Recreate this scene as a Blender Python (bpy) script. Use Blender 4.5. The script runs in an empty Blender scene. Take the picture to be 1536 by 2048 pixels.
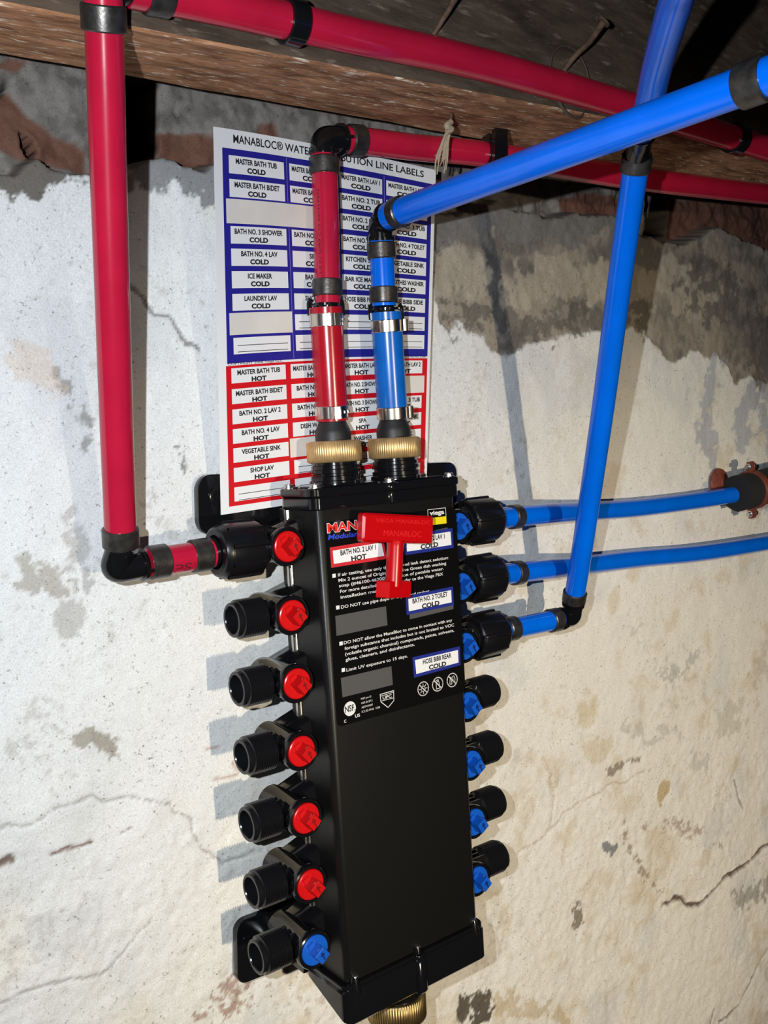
import bpy, bmesh, math, random
import numpy as np
from mathutils import Vector, Matrix, Quaternion, noise as mnoise

# ------------------------------------------------------------------ units: millimetres in the code, metres in the scene
MM = 0.001
scene = bpy.context.scene
col = scene.collection

# ------------------------------------------------------------------ camera
YAW, PITCH, ROLL = 0.6546640794829852, -0.08533131407527708, -0.006836861458236603
FPX = 1871.897428619757
CAM = np.array([-355.99286157377855, -633.6732292047473, 79.39952857593865])
def cam_axes():
    cy, sy = math.cos(YAW), math.sin(YAW); cp, sp = math.cos(PITCH), math.sin(PITCH); cr, sr = math.cos(ROLL), math.sin(ROLL)
    fwd = np.array([sy*cp, cy*cp, sp]); right = np.array([cy, -sy, 0.0]); up = np.cross(right, fwd)
    return right*cr + up*sr, -right*sr + up*cr, fwd
AX_R, AX_U, AX_F = cam_axes()
cam_data = bpy.data.cameras.new('camera'); cam = bpy.data.objects.new('camera', cam_data); col.objects.link(cam)
cam_data.sensor_fit = 'HORIZONTAL'; cam_data.sensor_width = 36.0; cam_data.lens = 36.0*FPX/1536.0
cam_data.clip_start = 0.01; cam_data.clip_end = 50
M = Matrix.Identity(4)
for i in range(3):
    M[i][0] = AX_R[i]; M[i][1] = AX_U[i]; M[i][2] = -AX_F[i]; M[i][3] = CAM[i]*MM
cam.matrix_world = M
scene.camera = cam

# ------------------------------------------------------------------ light: phone flash beside the lens, a warm work lamp behind, faint basement air
world = bpy.data.worlds.new('world'); scene.world = world; world.use_nodes = True
world.node_tree.nodes['Background'].inputs[0].default_value = (0.75, 0.85, 1.0, 1)
world.node_tree.nodes['Background'].inputs[1].default_value = 0.006
def add_light(name, kind, loc, power, colr, size, aim=None, **kw):
    d = bpy.data.lights.new(name, kind); o = bpy.data.objects.new(name, d); col.objects.link(o)
    d.energy = power; d.color = colr
    if kind == 'AREA': d.size = size
    else: d.shadow_soft_size = size
    o.location = Vector(loc)*MM
    if aim is not None:
        o.rotation_euler = (Vector(aim)-Vector(loc)).to_track_quat('-Z', 'Y').to_euler()
    for k, v in kw.items(): setattr(d, k, v)
    return o
add_light('phone_flash', 'SPOT', (-405.6, -593.0, 104.1), 20.0, (0.87, 0.935, 1.0), 0.004, aim=(200, 0, -40), spot_size=math.radians(150), spot_blend=1.0)
add_light('work_lamp', 'SPOT', (-55.6, -3056.7, -174.6), 255.0, (1.0, 0.84, 0.62), 0.035, aim=(355, 0, -380), spot_size=math.radians(30), spot_blend=1.0)
scene.view_settings.view_transform = 'Standard'; scene.view_settings.look = 'None'
scene.view_settings.gamma = 1.0; scene.view_settings.use_curve_mapping = False
scene.view_settings.exposure = 0.0

# ------------------------------------------------------------------ coordinates
# world: X along the wall, Y into the wall (wall plane y = 0), Z up.  block frame: the manifold hangs slightly tilted.
RO, TI = -0.03193806424727888, -0.04511664609451384
def B(x, y, z):
    x, z = x-80, z+165; y = y+50
    y, z = y*math.cos(TI)-z*math.sin(TI), y*math.sin(TI)+z*math.cos(TI)
    x, z = x*math.cos(RO)+z*math.sin(RO), -x*math.sin(RO)+z*math.cos(RO)
    return np.array([x+80, y-50, z-165])
def Binv(P):
    x, y, z = P[0]-80, P[1]+50, P[2]+165
    x, z = x*math.cos(RO)-z*math.sin(RO), x*math.sin(RO)+z*math.cos(RO)
    y, z = y*math.cos(TI)+z*math.sin(TI), -y*math.sin(TI)+z*math.cos(TI)
    return np.array([x+80, y-50, z-165])
def Wd(x, y, z): return np.array([x, y, z], float)
def ray(px, py): return AX_F + AX_R*(px-768)/FPX - AX_U*(py-1024)/FPX
def at(px, py, D):                                   # point of the room seen at a pixel, D mm in front of the wall plane
    d = ray(px, py); return CAM + d*((-D-CAM[1])/d[1])
def loc(px, py, D):                                  # same in the block frame
    o = Binv(CAM); d = Binv(CAM+ray(px, py))-o
    return o + d*((-D-o[1])/d[1])

def srgb(r, g, b):
    f = lambda c: (c/255/12.92) if c/255 <= 0.04045 else ((c/255+0.055)/1.055)**2.4
    return (f(r), f(g), f(b), 1.0)

# ------------------------------------------------------------------ materials
def mat(name, base, rough=0.5, metal=0.0, spec=0.5, bump=0.0, bscale=400, coat=0.0, vary=0.0, vscale=60, sub=0.0, aniso=None):
    m = bpy.data.materials.new(name); m.use_nodes = True; nt = m.node_tree; p = nt.nodes['Principled BSDF']
    p.inputs['Base Color'].default_value = base; p.inputs['Roughness'].default_value = rough
    p.inputs['Metallic'].default_value = metal; p.inputs['Specular IOR Level'].default_value = spec
    p.inputs['Coat Weight'].default_value = coat
    if sub:
        p.inputs['Subsurface Weight'].default_value = sub; p.inputs['Subsurface Radius'].default_value = (1, .3, .3); p.inputs['Subsurface Scale'].default_value = 0.004
    tc = nt.nodes.new('ShaderNodeTexCoord')
    if vary:
        n = nt.nodes.new('ShaderNodeTexNoise'); n.inputs['Scale'].default_value = vscale; n.inputs['Detail'].default_value = 6
        nt.links.new(tc.outputs['Object'], n.inputs['Vector'])
        r = nt.nodes.new('ShaderNodeValToRGB'); r.color_ramp.elements[0].position = 0.35; r.color_ramp.elements[1].position = 0.7
        r.color_ramp.elements[0].color = tuple(c*(1-vary) for c in base[:3])+(1,)
        r.color_ramp.elements[1].color = tuple(min(1, c*(1+vary)) for c in base[:3])+(1,)
        nt.links.new(n.outputs['Fac'], r.inputs['Fac']); nt.links.new(r.outputs['Color'], p.inputs['Base Color'])
    if bump:
        n = nt.nodes.new('ShaderNodeTexNoise'); n.inputs['Scale'].default_value = bscale; n.inputs['Detail'].default_value = 4
        nt.links.new(tc.outputs['Object'], n.inputs['Vector'])
        b = nt.nodes.new('ShaderNodeBump'); b.inputs['Strength'].default_value = bump; b.inputs['Distance'].default_value = 0.0005
        nt.links.new(n.outputs['Fac'], b.inputs['Height']); nt.links.new(b.outputs['Normal'], p.inputs['Normal'])
    return m
MT = dict(
    black=mat('glossy_black_plastic', (0.006, 0.006, 0.007, 1), 0.13, spec=0.5, bump=0.12, bscale=90),
    cover=mat('satin_black_plastic', (0.0065, 0.0063, 0.0062, 1), 0.36, spec=0.35, bump=0.15, bscale=1500),
    thread=mat('black_thread_plastic', (0.008, 0.008, 0.009, 1), 0.2, spec=0.45),
    nut=mat('black_nut_plastic', (0.006, 0.006, 0.007, 1), 0.28, spec=0.4),
    rubber=mat('black_rubber', (0.012, 0.012, 0.013, 1), 0.5),
    foam=mat('black_foam', (0.012, 0.012, 0.012, 1), 0.85, bump=0.6, bscale=600),
    redpipe=mat('crimson_tubing', srgb(180, 24, 54), 0.19, spec=0.6, vary=0.08, vscale=30, bump=0.05, bscale=120),
    redsleeve=mat('red_sleeve_tubing', srgb(172, 20, 36), 0.22, spec=0.5, vary=0.1, vscale=50, bump=0.05, bscale=150),
    bluepipe=mat('blue_tubing', srgb(0, 104, 228), 0.19, spec=0.6, vary=0.06, vscale=30, bump=0.05, bscale=120),
    bluesleeve=mat('blue_sleeve_tubing', srgb(14, 100, 190), 0.24, spec=0.5, vary=0.1, vscale=50),
    redcap=mat('red_valve_plastic', srgb(196, 12, 16), 0.3, spec=0.5, bump=0.08, bscale=200),
    bluecap=mat('blue_valve_plastic', srgb(18, 88, 190), 0.3, spec=0.5, bump=0.08, bscale=200),
    key=mat('red_key_plastic', srgb(190, 4, 12), 0.28, spec=0.5),
    crimp=mat('blackened_crimp_metal', (0.085, 0.078, 0.072, 1), 0.36, metal=0.75, vary=0.35, vscale=140, bump=0.25, bscale=500),
    steel=mat('stainless_steel', (0.62, 0.58, 0.52, 1), 0.24, metal=1.0, bump=0.05, bscale=300),
    zinc=mat('zinc_screw', (0.6, 0.6, 0.58, 1), 0.3, metal=1.0),
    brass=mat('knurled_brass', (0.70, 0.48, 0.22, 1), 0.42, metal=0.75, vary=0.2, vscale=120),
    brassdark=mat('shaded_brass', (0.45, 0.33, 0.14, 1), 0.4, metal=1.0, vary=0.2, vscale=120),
    paper=mat('paper', (0.80, 0.80, 0.80, 1), 0.45, spec=0.3),
    peel=mat('peeled_paper', (0.72, 0.68, 0.62, 1), 0.5, spec=0.3, vary=0.05, vscale=40),
    ink=mat('black_ink', (0.012, 0.012, 0.014, 1), 0.5),
    inkblue=mat('blue_ink', srgb(36, 34, 140), 0.45),
    inkred=mat('red_ink', srgb(208, 14, 28), 0.45),
    stickblue=mat('sticker_blue', srgb(30, 44, 132), 0.4),
    stickred=mat('sticker_red', srgb(200, 40, 50), 0.4),
    label=mat('black_label_film', (0.004, 0.004, 0.004, 1), 0.22, spec=0.4),
    grey=mat('grey_label_panel', (0.075, 0.072, 0.070, 1), 0.5),
    white=mat('white_label_ink', (0.75, 0.73, 0.70, 1), 0.5),
    yellow=mat('yellow_label_ink', srgb(235, 215, 10), 0.5),
    logored=mat('red_label_ink', srgb(225, 35, 25), 0.5),
    logoblue=mat('blue_label_ink', srgb(40, 70, 200), 0.5),
    rust=mat('rusty_nail', (0.10, 0.055, 0.032, 1), 0.8, vary=0.4, vscale=200, bump=0.6, bscale=700),
    wire=mat('old_wire', (0.07, 0.05, 0.038, 1), 0.7),
    twine=mat('frayed_twine', (0.42, 0.33, 0.22, 1), 0.9),
    clampred=mat('painted_red_clamp', (0.19, 0.045, 0.028, 1), 0.55, vary=0.3, vscale=150),
    goo=mat('dark_print', (0.02, 0.004, 0.008, 1), 0.5),
    printblue=mat('dark_blue_print', (0.004, 0.02, 0.10, 1), 0.5),
    printred=mat('dark_red_print', (0.10, 0.008, 0.018, 1), 0.5),
)

# ------------------------------------------------------------------ mesh builder
class MB:
    def __init__(s, F=Wd): s.v = []; s.f = []; s.F = F
    def add(s, vs, fs, raw=False):
        o = len(s.v)
        s.v += [tuple(v) if raw else tuple(s.F(*v)) for v in vs]
        s.f += [tuple(i+o for i in f) for f in fs]
    def box(s, x0, x1, y0, y1, z0, z1):
        s.add([(x0,y0,z0),(x1,y0,z0),(x1,y1,z0),(x0,y1,z0),(x0,y0,z1),(x1,y0,z1),(x1,y1,z1),(x0,y1,z1)],
              [(0,3,2,1),(4,5,6,7),(0,1,5,4),(1,2,6,5),(2,3,7,6),(3,0,4,7)])
    def lathe(s, o, ax, prof, n=48, mod=None, cap=True, ref=None):
        o = Vector(o); ax = Vector(ax).normalized()
        e1 = Vector(ref) if ref else (Vector((0,0,1)) if abs(ax.z) < .9 else Vector((1,0,0)))
        e1 = (e1-ax*e1.dot(ax)).normalized(); e2 = ax.cross(e1)
        vs = []; fs = []
        for i, (t, r) in enumerate(prof):
            for k in range(n):
                a = 2*math.pi*k/n; rr = r*(mod(a, t) if mod else 1)
                vs.append(o+ax*t+e1*(rr*math.cos(a))+e2*(rr*math.sin(a)))
        for i in range(len(prof)-1):
            for k in range(n):
                k2 = (k+1) % n; fs.append((i*n+k, i*n+k2, (i+1)*n+k2, (i+1)*n+k))
        if cap:
            fs.append(tuple(range(n-1, -1, -1))); fs.append(tuple((len(prof)-1)*n+k for k in range(n)))
        s.add(vs, fs)
    def tube(s, pts, r, n=28, sub=6, smooth=True, cap=True, flat=None, raw=True):
        P = [Vector(p) for p in pts]; R = r if isinstance(r, (list, tuple)) else [r]*len(P)
        if smooth and len(P) > 2:
            Q = []; RR = []
            for i in range(len(P)-1):
                p0 = P[i-1] if i else P[0]*2-P[1]; p1 = P[i]; p2 = P[i+1]; p3 = P[i+2] if i+2 < len(P) else P[-1]*2-P[-2]
                for k in range(sub):
                    t = k/sub
                    Q.append(0.5*((2*p1)+(p2-p0)*t+(2*p0-5*p1+4*p2-p3)*t*t+(3*p1-p0-3*p2+p3)*t**3)); RR.append(R[i]*(1-t)+R[i+1]*t)
            Q.append(P[-1]); RR.append(R[-1]); P, R = Q, RR
        T = [(P[min(i+1, len(P)-1)]-P[max(i-1, 0)]).normalized() for i in range(len(P))]
        e = T[0].orthogonal().normalized() if flat is None else (Vector(flat)-T[0]*Vector(flat).dot(T[0])).normalized()
        vs = []; fs = []
        for i, p in enumerate(P):
            e = (e-T[i]*e.dot(T[i])).normalized(); b = T[i].cross(e)
            for k in range(n):
                a = 2*math.pi*k/n; vs.append(p+e*(R[i]*math.cos(a))+b*(R[i]*math.sin(a)))
        for i in range(len(P)-1):
            for k in range(n):
                k2 = (k+1) % n; fs.append((i*n+k, i*n+k2, (i+1)*n+k2, (i+1)*n+k))
        if cap: fs.append(tuple(range(n-1, -1, -1))); fs.append(tuple((len(P)-1)*n+k for k in range(n)))
        s.add(vs, fs, raw=raw)
    def prism(s, poly, z0, z1, ch=0.0, axis='z'):
        # poly in the two other axes, extruded along axis with a small chamfer
        def put(a, b, t): return {'z': (a, b, t), 'y': (a, t, b), 'x': (t, a, b)}[axis]
        n = len(poly); cx = sum(p[0] for p in poly)/n; cz = sum(p[1] for p in poly)/n
        w = max(abs(p[0]-cx) for p in poly); h = max(abs(p[1]-cz) for p in poly)
        def ring(t, c): return [put(cx+(a-cx)*(1-c/w), cz+(b-cz)*(1-c/h), t) for a, b in poly]
        sg = 1 if z1 > z0 else -1
        rings = [ring(z0, ch), ring(z0+sg*ch, 0), ring(z1-sg*ch, 0), ring(z1, ch)] if ch else [ring(z0, 0), ring(z1, 0)]
        vs = [v for r in rings for v in r]; fs = []
        for i in range(len(rings)-1):
            for k in range(n):
                k2 = (k+1) % n; fs.append((i*n+k, i*n+k2, (i+1)*n+k2, (i+1)*n+k))
        fs.append(tuple(range(n-1, -1, -1))); fs.append(tuple((len(rings)-1)*n+k for k in range(n)))
        s.add(vs, fs)
    def build(s, name, m, parent=None, origin=None, ang=35, smooth=True):
        me = bpy.data.meshes.new(name)
        if parent is not None: og = Vector(ORG[parent.name])
        else: og = Vector(origin) if origin is not None else Vector([sum(c[i] for c in s.v)/len(s.v) for i in range(3)])
        me.from_pydata([((Vector(v)-og)*MM) for v in s.v], [], s.f); me.update()
        bm = bmesh.new(); bm.from_mesh(me); bmesh.ops.recalc_face_normals(bm, faces=bm.faces); bm.to_mesh(me); bm.free()
        if smooth:
            me.shade_smooth(); me.set_sharp_from_angle(angle=math.radians(ang))
        me.materials.append(m)
        o = bpy.data.objects.new(name, me); col.objects.link(o)
        if parent is not None: o.parent = parent
        else: o.location = og*MM
        ORG[o.name] = tuple(og)
        return o
ORG = {}
def thing(name, origin, label, cat, group=None):
    o = bpy.data.objects.new(name, None); col.objects.link(o); o.empty_display_size = 0.01
    o.location = Vector(origin)*MM; ORG[o.name] = tuple(origin); tag(o, label, cat, group); return o
def tag(o, label, cat, group=None):
    o['label'] = label; o['category'] = cat
    if group: o['group'] = group
    return o
def rrect(x0, x1, y0, y1, r, n=8, corners=(1, 1, 1, 1)):
    pts = []
    for (cx, cy, a0, on) in ((x1-r, y1-r, 0, corners[0]), (x0+r, y1-r, 90, corners[1]), (x0+r, y0+r, 180, corners[2]), (x1-r, y0+r, 270, corners[3])):
        if on:
            for k in range(n+1):
                a = math.radians(a0+90*k/n); pts.append((cx+r*math.cos(a), cy+r*math.sin(a)))
        else:
            sx = x1 if a0 in (0, 270) else x0; sy = y1 if a0 in (0, 90) else y0; pts.append((sx, sy))
    return pts

# ------------------------------------------------------------------ lettering: outlines of the built-in font, laid on a surface
_tc = {}
def glyphs(s, bold=0.0):
    k = (s, bold)
    if k not in _tc:
        c = bpy.data.curves.new('t', 'FONT'); c.body = s; c.size = 1; c.offset = bold; c.resolution_u = 3
        o = bpy.data.objects.new('t', c); col.objects.link(o)
        bpy.context.view_layer.update()
        me = bpy.data.meshes.new_from_object(o.evaluated_get(bpy.context.evaluated_depsgraph_get()))
        v = [(p.co.x, p.co.y) for p in me.vertices]; f = [tuple(p.vertices) for p in me.polygons]
        bpy.data.objects.remove(o); bpy.data.curves.remove(c); bpy.data.meshes.remove(me)
        xs = [p[0] for p in v]; ys = [p[1] for p in v]
        _tc[k] = (v, f, min(xs), max(xs))
    return _tc[k]
CAP = 0.70
def letter(mb, s, x0, x1, yb, h, fn, bold=0.0, shear=0.0):
    """write s from x0 to x1 on baseline yb, capital height h; fn(x, y) gives the 3-D point"""
    v, f, a, b = glyphs(s, bold)
    sx = (x1-x0)/(b-a); sy = h/CAP
    mb.add([fn(x0+(p[0]-a)*sx+shear*p[1]*sy, yb+p[1]*sy) for p in v], f, raw=True)
def textw(s, h, bold=0.0, cond=0.85):
    v, f, a, b = glyphs(s, bold); return (b-a)*h/CAP*cond

# ================================================================== SETTING: the rough plastered wall with the open brickwork above it
rng = np.random.default_rng(7)
def vnoise(x, y, seed):
    r = np.random.default_rng(seed); N = 256; L = r.random((N, N))
    xi = np.floor(x).astype(int); yi = np.floor(y).astype(int); fx = x-xi; fy = y-yi
    fx = fx*fx*(3-2*fx); fy = fy*fy*(3-2*fy)
    a = L[xi % N, yi % N]; b = L[(xi+1) % N, yi % N]; c = L[xi % N, (yi+1) % N]; d = L[(xi+1) % N, (yi+1) % N]
    return (a*(1-fx)+b*fx)*(1-fy)+(c*(1-fx)+d*fx)*fy
def fbm(x, y, sc, octv, seed, gain=0.5):
    t = 0; amp = 1; tot = 0
    for i in range(octv):
        t = t+amp*vnoise(x/sc+37.1*i, y/sc+11.7*i, seed+i); tot += amp; amp *= gain; sc = sc/2.03
    return t/tot
def px2w(pts, D=0): return [tuple(at(x, y, D)[[0, 2]]) for x, y in pts]
GX0, GX1, GZ0, GZ1, ST = -345.0, 980.0, -760.0, 430.0, 1.8
xs = np.arange(GX0, GX1, ST); zs = np.arange(GZ0, GZ1, ST)
XX, ZZ = np.meshgrid(xs, zs); nz, nx = XX.shape
JX = (fbm(XX, ZZ, 22, 5, 11)-.5); JZ = (fbm(XX, ZZ, 22, 5, 51)-.5)
def seg_dist(pts, jit=10, ends=False):
    x = XX+JX*jit*2; z = ZZ+JZ*jit*2; d = np.full(XX.shape, 1e9); tt = np.zeros(XX.shape); n = len(pts)-1
    for i in range(n):
        (ax, az), (bx, bz) = pts[i], pts[i+1]; dx, dz = bx-ax, bz-az; L = dx*dx+dz*dz+1e-9
        t = np.clip(((x-ax)*dx+(z-az)*dz)/L, 0, 1); dd = np.hypot(x-ax-t*dx, z-az-t*dz)
        m = dd < d; d = np.where(m, dd, d); tt = np.where(m, (i+t)/n, tt)
    return (d, tt) if ends else d
def inside(pts, jit=10):
    x = XX+JX*jit*2; z = ZZ+JZ*jit*2; r = np.zeros(XX.shape, bool); n = len(pts)
    for i in range(n):
        (ax, az), (bx, bz) = pts[i], pts[(i+1) % n]
        c = ((az > z) != (bz > z)) & (x < (bx-ax)*(z-az)/(bz-az+1e-12)+ax); r ^= c
    return r
def sdf(pts, jit=10):                                  # + inside
    d = seg_dist(list(pts)+[pts[0]], jit); return np.where(inside(pts, jit), d, -d)
def sstep(a, b, x): t = np.clip((x-a)/(b-a), 0, 1); return t*t*(3-2*t)

top = px2w([(-140, 330), (0, 348), (28, 345), (50, 325), (75, 308), (100, 330), (125, 335), (170, 342), (250, 335), (300, 318), (330, 322), (370, 335), (430, 330),
            (640, 380), (870, 432), (925, 432), (965, 412), (1000, 400), (1040, 425), (1075, 428), (1110, 436), (1150, 428), (1190, 432), (1235, 428), (1290, 470), (1335, 480), (1370, 488), (1400, 470), (1440, 455), (1480, 470), (1536, 500), (1700, 520)])
tx = np.array([p[0] for p in top]); tz = np.array([p[1] for p in top])
TOP = np.interp(XX, tx, tz)+(fbm(XX, ZZ*.3, 16, 5, 91)-.5)*13
over = sstep(-1.5, 5.5, ZZ-TOP)                          # 0 plaster, 1 above its broken top edge
Y = (fbm(XX, ZZ, 160, 3, 1)-.45)*7+(fbm(XX, ZZ, 34, 4, 2)-.5)*2.4+(fbm(XX, ZZ, 7, 4, 3)-.5)*0.75
rough = sstep(.45, .75, fbm(XX, ZZ, 90, 3, 5))
low = sstep(-190, -250, ZZ+0.12*XX+JX*60)
Y += (fbm(XX, ZZ, 9, 5, 6, .62)-.5)*(2.6*low+.9*rough)+(fbm(XX, ZZ, 28, 4, 8, .55)-.5)*3.0*low
Y = np.maximum(Y, -2.2)
# colour of the paint and the dirt on it
Cw = np.array([.765, .775, .77]); Cc = np.array([.80, .785, .725]); Cm = np.array([.21, .195, .175])
def mixc(A, Bc, m): return A*(1-m[..., None])+np.asarray(Bc)*m[..., None]
K = np.zeros(XX.shape+(3,))+Cw
cream = sstep(-40, 230, XX*0.75-ZZ*0.75+JX*90-70)
K = mixc(K, Cc, cream*0.9)
K = mixc(K, (.84, .80, .70), sstep(.52, .7, fbm(XX, ZZ, 120, 3, 21))*.55*(1-cream))
K = mixc(K, (.62, .64, .66), sstep(.56, .74, fbm(XX, ZZ, 70, 4, 22))*.45)
K = mixc(K, (.62, .52, .36), sstep(.56, .74, fbm(XX, ZZ, 34, 6, 23, .62))*.5*cream)
K = mixc(K, (.45, .43, .39), sstep(.62, .78, .6*fbm(XX, ZZ, 7, 5, 24, .65)+.4*fbm(XX, ZZ, 60, 3, 25))*.5)
def blotch(pts, w, c, a, jit=10, thr=.5, sc=9, seed=31, feather=1.0):
    global K
    w = w*1.45; d = seg_dist(px2w(pts), jit*1.7); n = .62*fbm(XX, ZZ, sc*.8, 5, seed, .62)+.38*fbm(XX, ZZ, 26, 3, seed+5)
    m = sstep(-.03, .05, n-thr+.055-.24*(d/w)**1.3)*(d < w*1.6)*a
    K = mixc(K, c, m)
def crack(pts, w, dep, c=(.05, .035, .03), a=.8, jit=8, seed=41, rag=.6):
    global K, Y
    d = seg_dist(px2w(pts), jit); ww = np.maximum(.05, w*(1-rag*1.6+3.2*rag*fbm(XX, ZZ, 10, 5, seed, .6)))
    m = sstep(ww, ww*.35, d); K = mixc(K, c, m*a); Y = Y+dep*m
# bare mortar to the right of the label sheet, under the joist
bare = sdf(px2w([(860, 400), (1000, 380), (1536, 440), (1640, 500), (1640, 760), (1536, 762), (1500, 745), (1470, 765), (1450, 720), (1380, 705), (1355, 725), (1310, 690), (1290, 660), (1225, 655), (1150, 668), (1050, 690), (1010, 700), (975, 690), (930, 655), (878, 640)]), 9)
bm_ = sstep(-2.0, 2.0, bare+(fbm(XX, ZZ, 8, 4, 62)-.5)*8)
tan = sstep(.36, .62, .7*fbm(XX, ZZ*1.6, 60, 4, 63)+.3*fbm(XX, ZZ, 9, 5, 163, .65))
K = mixc(K, Cm*0+np.array([.17, .155, .138]), bm_); K = mixc(K, (.37, .325, .26), bm_*tan*.85)
Y += bm_*2.0+bm_*((fbm(XX, ZZ, 40, 3, 64)-.5)*5+(fbm(XX, ZZ, 9, 5, 164, .6)-.5)*2.6)
for pl, w in (([(880, 520), (980, 560), (1100, 540), (1225, 560)], 18), ([(1320, 560), (1400, 590), (1440, 610)], 20)):
    blotch(pl, w, (.44, .39, .31), .8, 12, .40, 30, 65)
blotch([(985, 470), (1000, 600), (1010, 670)], 9, (.12, .115, .115), .9, 8, .46, 14, 66)
blotch([(900, 625), (1010, 660), (1180, 640), (1290, 640)], 13, (.115, .105, .095), .7, 10, .46, 9, 67)
blotch([(1400, 560), (1480, 640), (1536, 700)], 30, (.12, .11, .105), .75, 12, .42, 16, 68)
# grey bluish patches at the right
for pl in ([(1430, 740), (1410, 860), (1425, 960)], [(1500, 780), (1480, 900)], [(1536, 800), (1530, 1000)]):
    blotch(pl, 16, (.42, .45, .52), .75, 8, .42, 18, 69)
# grey lips of bare mortar at the broken top
blotch([(0, 300), (60, 300), (20, 335)], 11, (.16, .145, .125), 1, 6, .2, 12, 70)
blotch([(115, 325), (170, 330), (250, 335)], 10, (.17, .155, .14), .9, 6, .4, 12, 71)
blotch([(320, 330), (370, 348), (430, 365), (470, 380)], 11, (.24, .245, .25), .95, 6, .3, 14, 72)
blotch([(870, 440), (960, 430), (1080, 440), (1235, 440), (1300, 500)], 13, (.20, .19, .18), .95, 8, .3, 14, 73)
# stains and cracks
crack([(255, 575), (292, 612), (312, 633), (338, 630), (352, 655), (375, 690), (400, 700)], 2.0, 1.8, (.10, .09, .085), .75, 5)
blotch([(95, 720), (120, 770), (150, 830), (180, 880)], 12, (.24, .225, .20), .7, 8, .56, 10, 43)
blotch([(60, 700), (110, 760)], 12, (.66, .52, .40), .45, 8, .47, 12, 44)
blotch([(360, 905), (372, 940)], 5, (.16, .155, .15), .8, 3, .45, 8, 45)
blotch([(45, 1120), (60, 1150), (130, 1160)], 8, (.36, .33, .27), .7, 5, .5, 9, 46)
blotch([(150, 1020), (160, 1090), (150, 1200), (140, 1260)], 9, (.45, .44, .42), .7, 8, .5, 12, 47)
blotch([(170, 1480), (190, 1480), (220, 1500)], 8, (.28, .25, .19), .8, 4, .5, 9, 48)
blotch([(30, 1490), (100, 1450), (120, 1530)], 26, (.52, .51, .49), .6, 8, .62, 6, 49)
blotch([(230, 1130), (190, 1130)], 16, (.32, .31, .30), .6, 8, .56, 6, 50)
crack([(-40, 1690), (40, 1648), (110, 1618), (150, 1608), (180, 1590), (215, 1598), (250, 1590), (300, 1604), (345, 1600), (372, 1628), (380, 1665), (400, 1700), (440, 1722), (520, 1700)], 1.3, 1.6, (.36, .35, .33), .8, 7)
crack([(0, 1730), (22, 1718), (30, 1722)], 3.0, 2.0, (.13, .07, .045), .9, 4)
crack([(104, 1706), (130, 1694), (150, 1697), (185, 1690)], 1.8, 2.0, (.16, .075, .05), .9, 4)
crack([(245, 1660), (262, 1655)], 1.6, 1.4, (.18, .11, .08), .8, 4)
crack([(0, 2010), (60, 1980), (130, 1955), (200, 1950), (240, 1915), (290, 1860), (305, 1840)], 1.2, 1.3, (.30, .29, .27), .75, 6)
for pl in ([(415, 1500), (440, 1495)], [(470, 1520), (480, 1545)], [(425, 1560), (475, 1550)]): crack(pl, 1.5, .6, (.40, .22, .15), .6, 4)
blotch([(470, 1965), (520, 1985), (440, 2020), (400, 2040)], 14, (.36, .22, .16), .8, 7, .56, 6, 53)
blotch([(580, 2000), (660, 2040)], 12, (.45, .33, .24), .55, 7, .58, 7, 54)
blotch([(935, 2010), (965, 2005), (960, 2035)], 9, (.085, .07, .05), .95, 5, .42, 8, 55)
blotch([(990, 2010), (1100, 2020), (1130, 2040)], 13, (.52, .40, .22), .6, 7, .48, 9, 56)
crack([(1330, 1808), (1345, 1800), (1400, 1810), (1425, 1780), (1470, 1740), (1505, 1722), (1536, 1695), (1580, 1660)], 4.6, 3.5, (.085, .042, .03), .92, 9, rag=.45)
crack([(1040, 1712), (1100, 1665), (1125, 1635), (1180, 1600), (1215, 1575), (1300, 1540)], 1.3, 1.8, (.42, .35, .26), .7, 6)
crack([(1100, 1660), (1115, 1590), (1090, 1520)], 1.5, 1.4, (.50, .38, .26), .5, 7)
blotch([(1208, 1690), (1226, 1698)], 5, (.16, .18, .20), .85, 3, .40, 9, 57)
blotch([(1250, 1665), (1260, 1700), (1290, 1740), (1330, 1790)], 9, (.30, .22, .15), .75, 6, .50, 8, 58)
blotch([(1300, 1640), (1360, 1655), (1410, 1665), (1440, 1700)], 12, (.36, .26, .22), .7, 7, .56, 6, 59)
blotch([(1215, 1540), (1250, 1525), (1280, 1518)], 6, (.26, .22, .17), .85, 4, .46, 8, 60)
blotch([(1255, 1450), (1290, 1480), (1340, 1460), (1400, 1530), (1440, 1570)], 11, (.50, .50, .46), .6, 8, .54, 10, 61)
blotch([(1320, 1350), (1370, 1340), (1400, 1310)], 12, (.44, .44, .42), .65, 7, .57, 6, 74)
blotch([(1190, 1430), (1200, 1500), (1170, 1440)], 15, (.60, .50, .30), .5, 8, .45, 14, 75)
blotch([(1325, 1580), (1325, 1590)], 7, (.50, .38, .18), .8, 3, .3, 9, 76)
blotch([(1155, 1820), (1155, 1850)], 7, (.20, .17, .12), .85, 5, .5, 6, 77)
crack([(1470, 1560), (1478, 1600), (1485, 1615)], 1.6, 1.2, (.14, .15, .15), .8, 3)
crack([(1536, 1900), (1500, 1960), (1480, 2010), (1440, 2048)], 2.4, 3, (.10, .055, .035), .85, 6)
crack([(1430, 2010), (1420, 2048)], 2.0, 2.0, (.10, .055, .035), .85, 6)
blotch([(1480, 1800), (1536, 1780)], 15, (.24, .22, .20), .6, 8, .45, 12, 78)
blotch([(1430, 1450), (1500, 1400), (1536, 1300)], 26, (.5, .46, .38), .5, 9, .5, 18, 79)
blotch([(900, 760), (960, 780), (930, 840), (1000, 900)], 26, (.48, .46, .43), .55, 8, .66, 5, 80)
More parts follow.
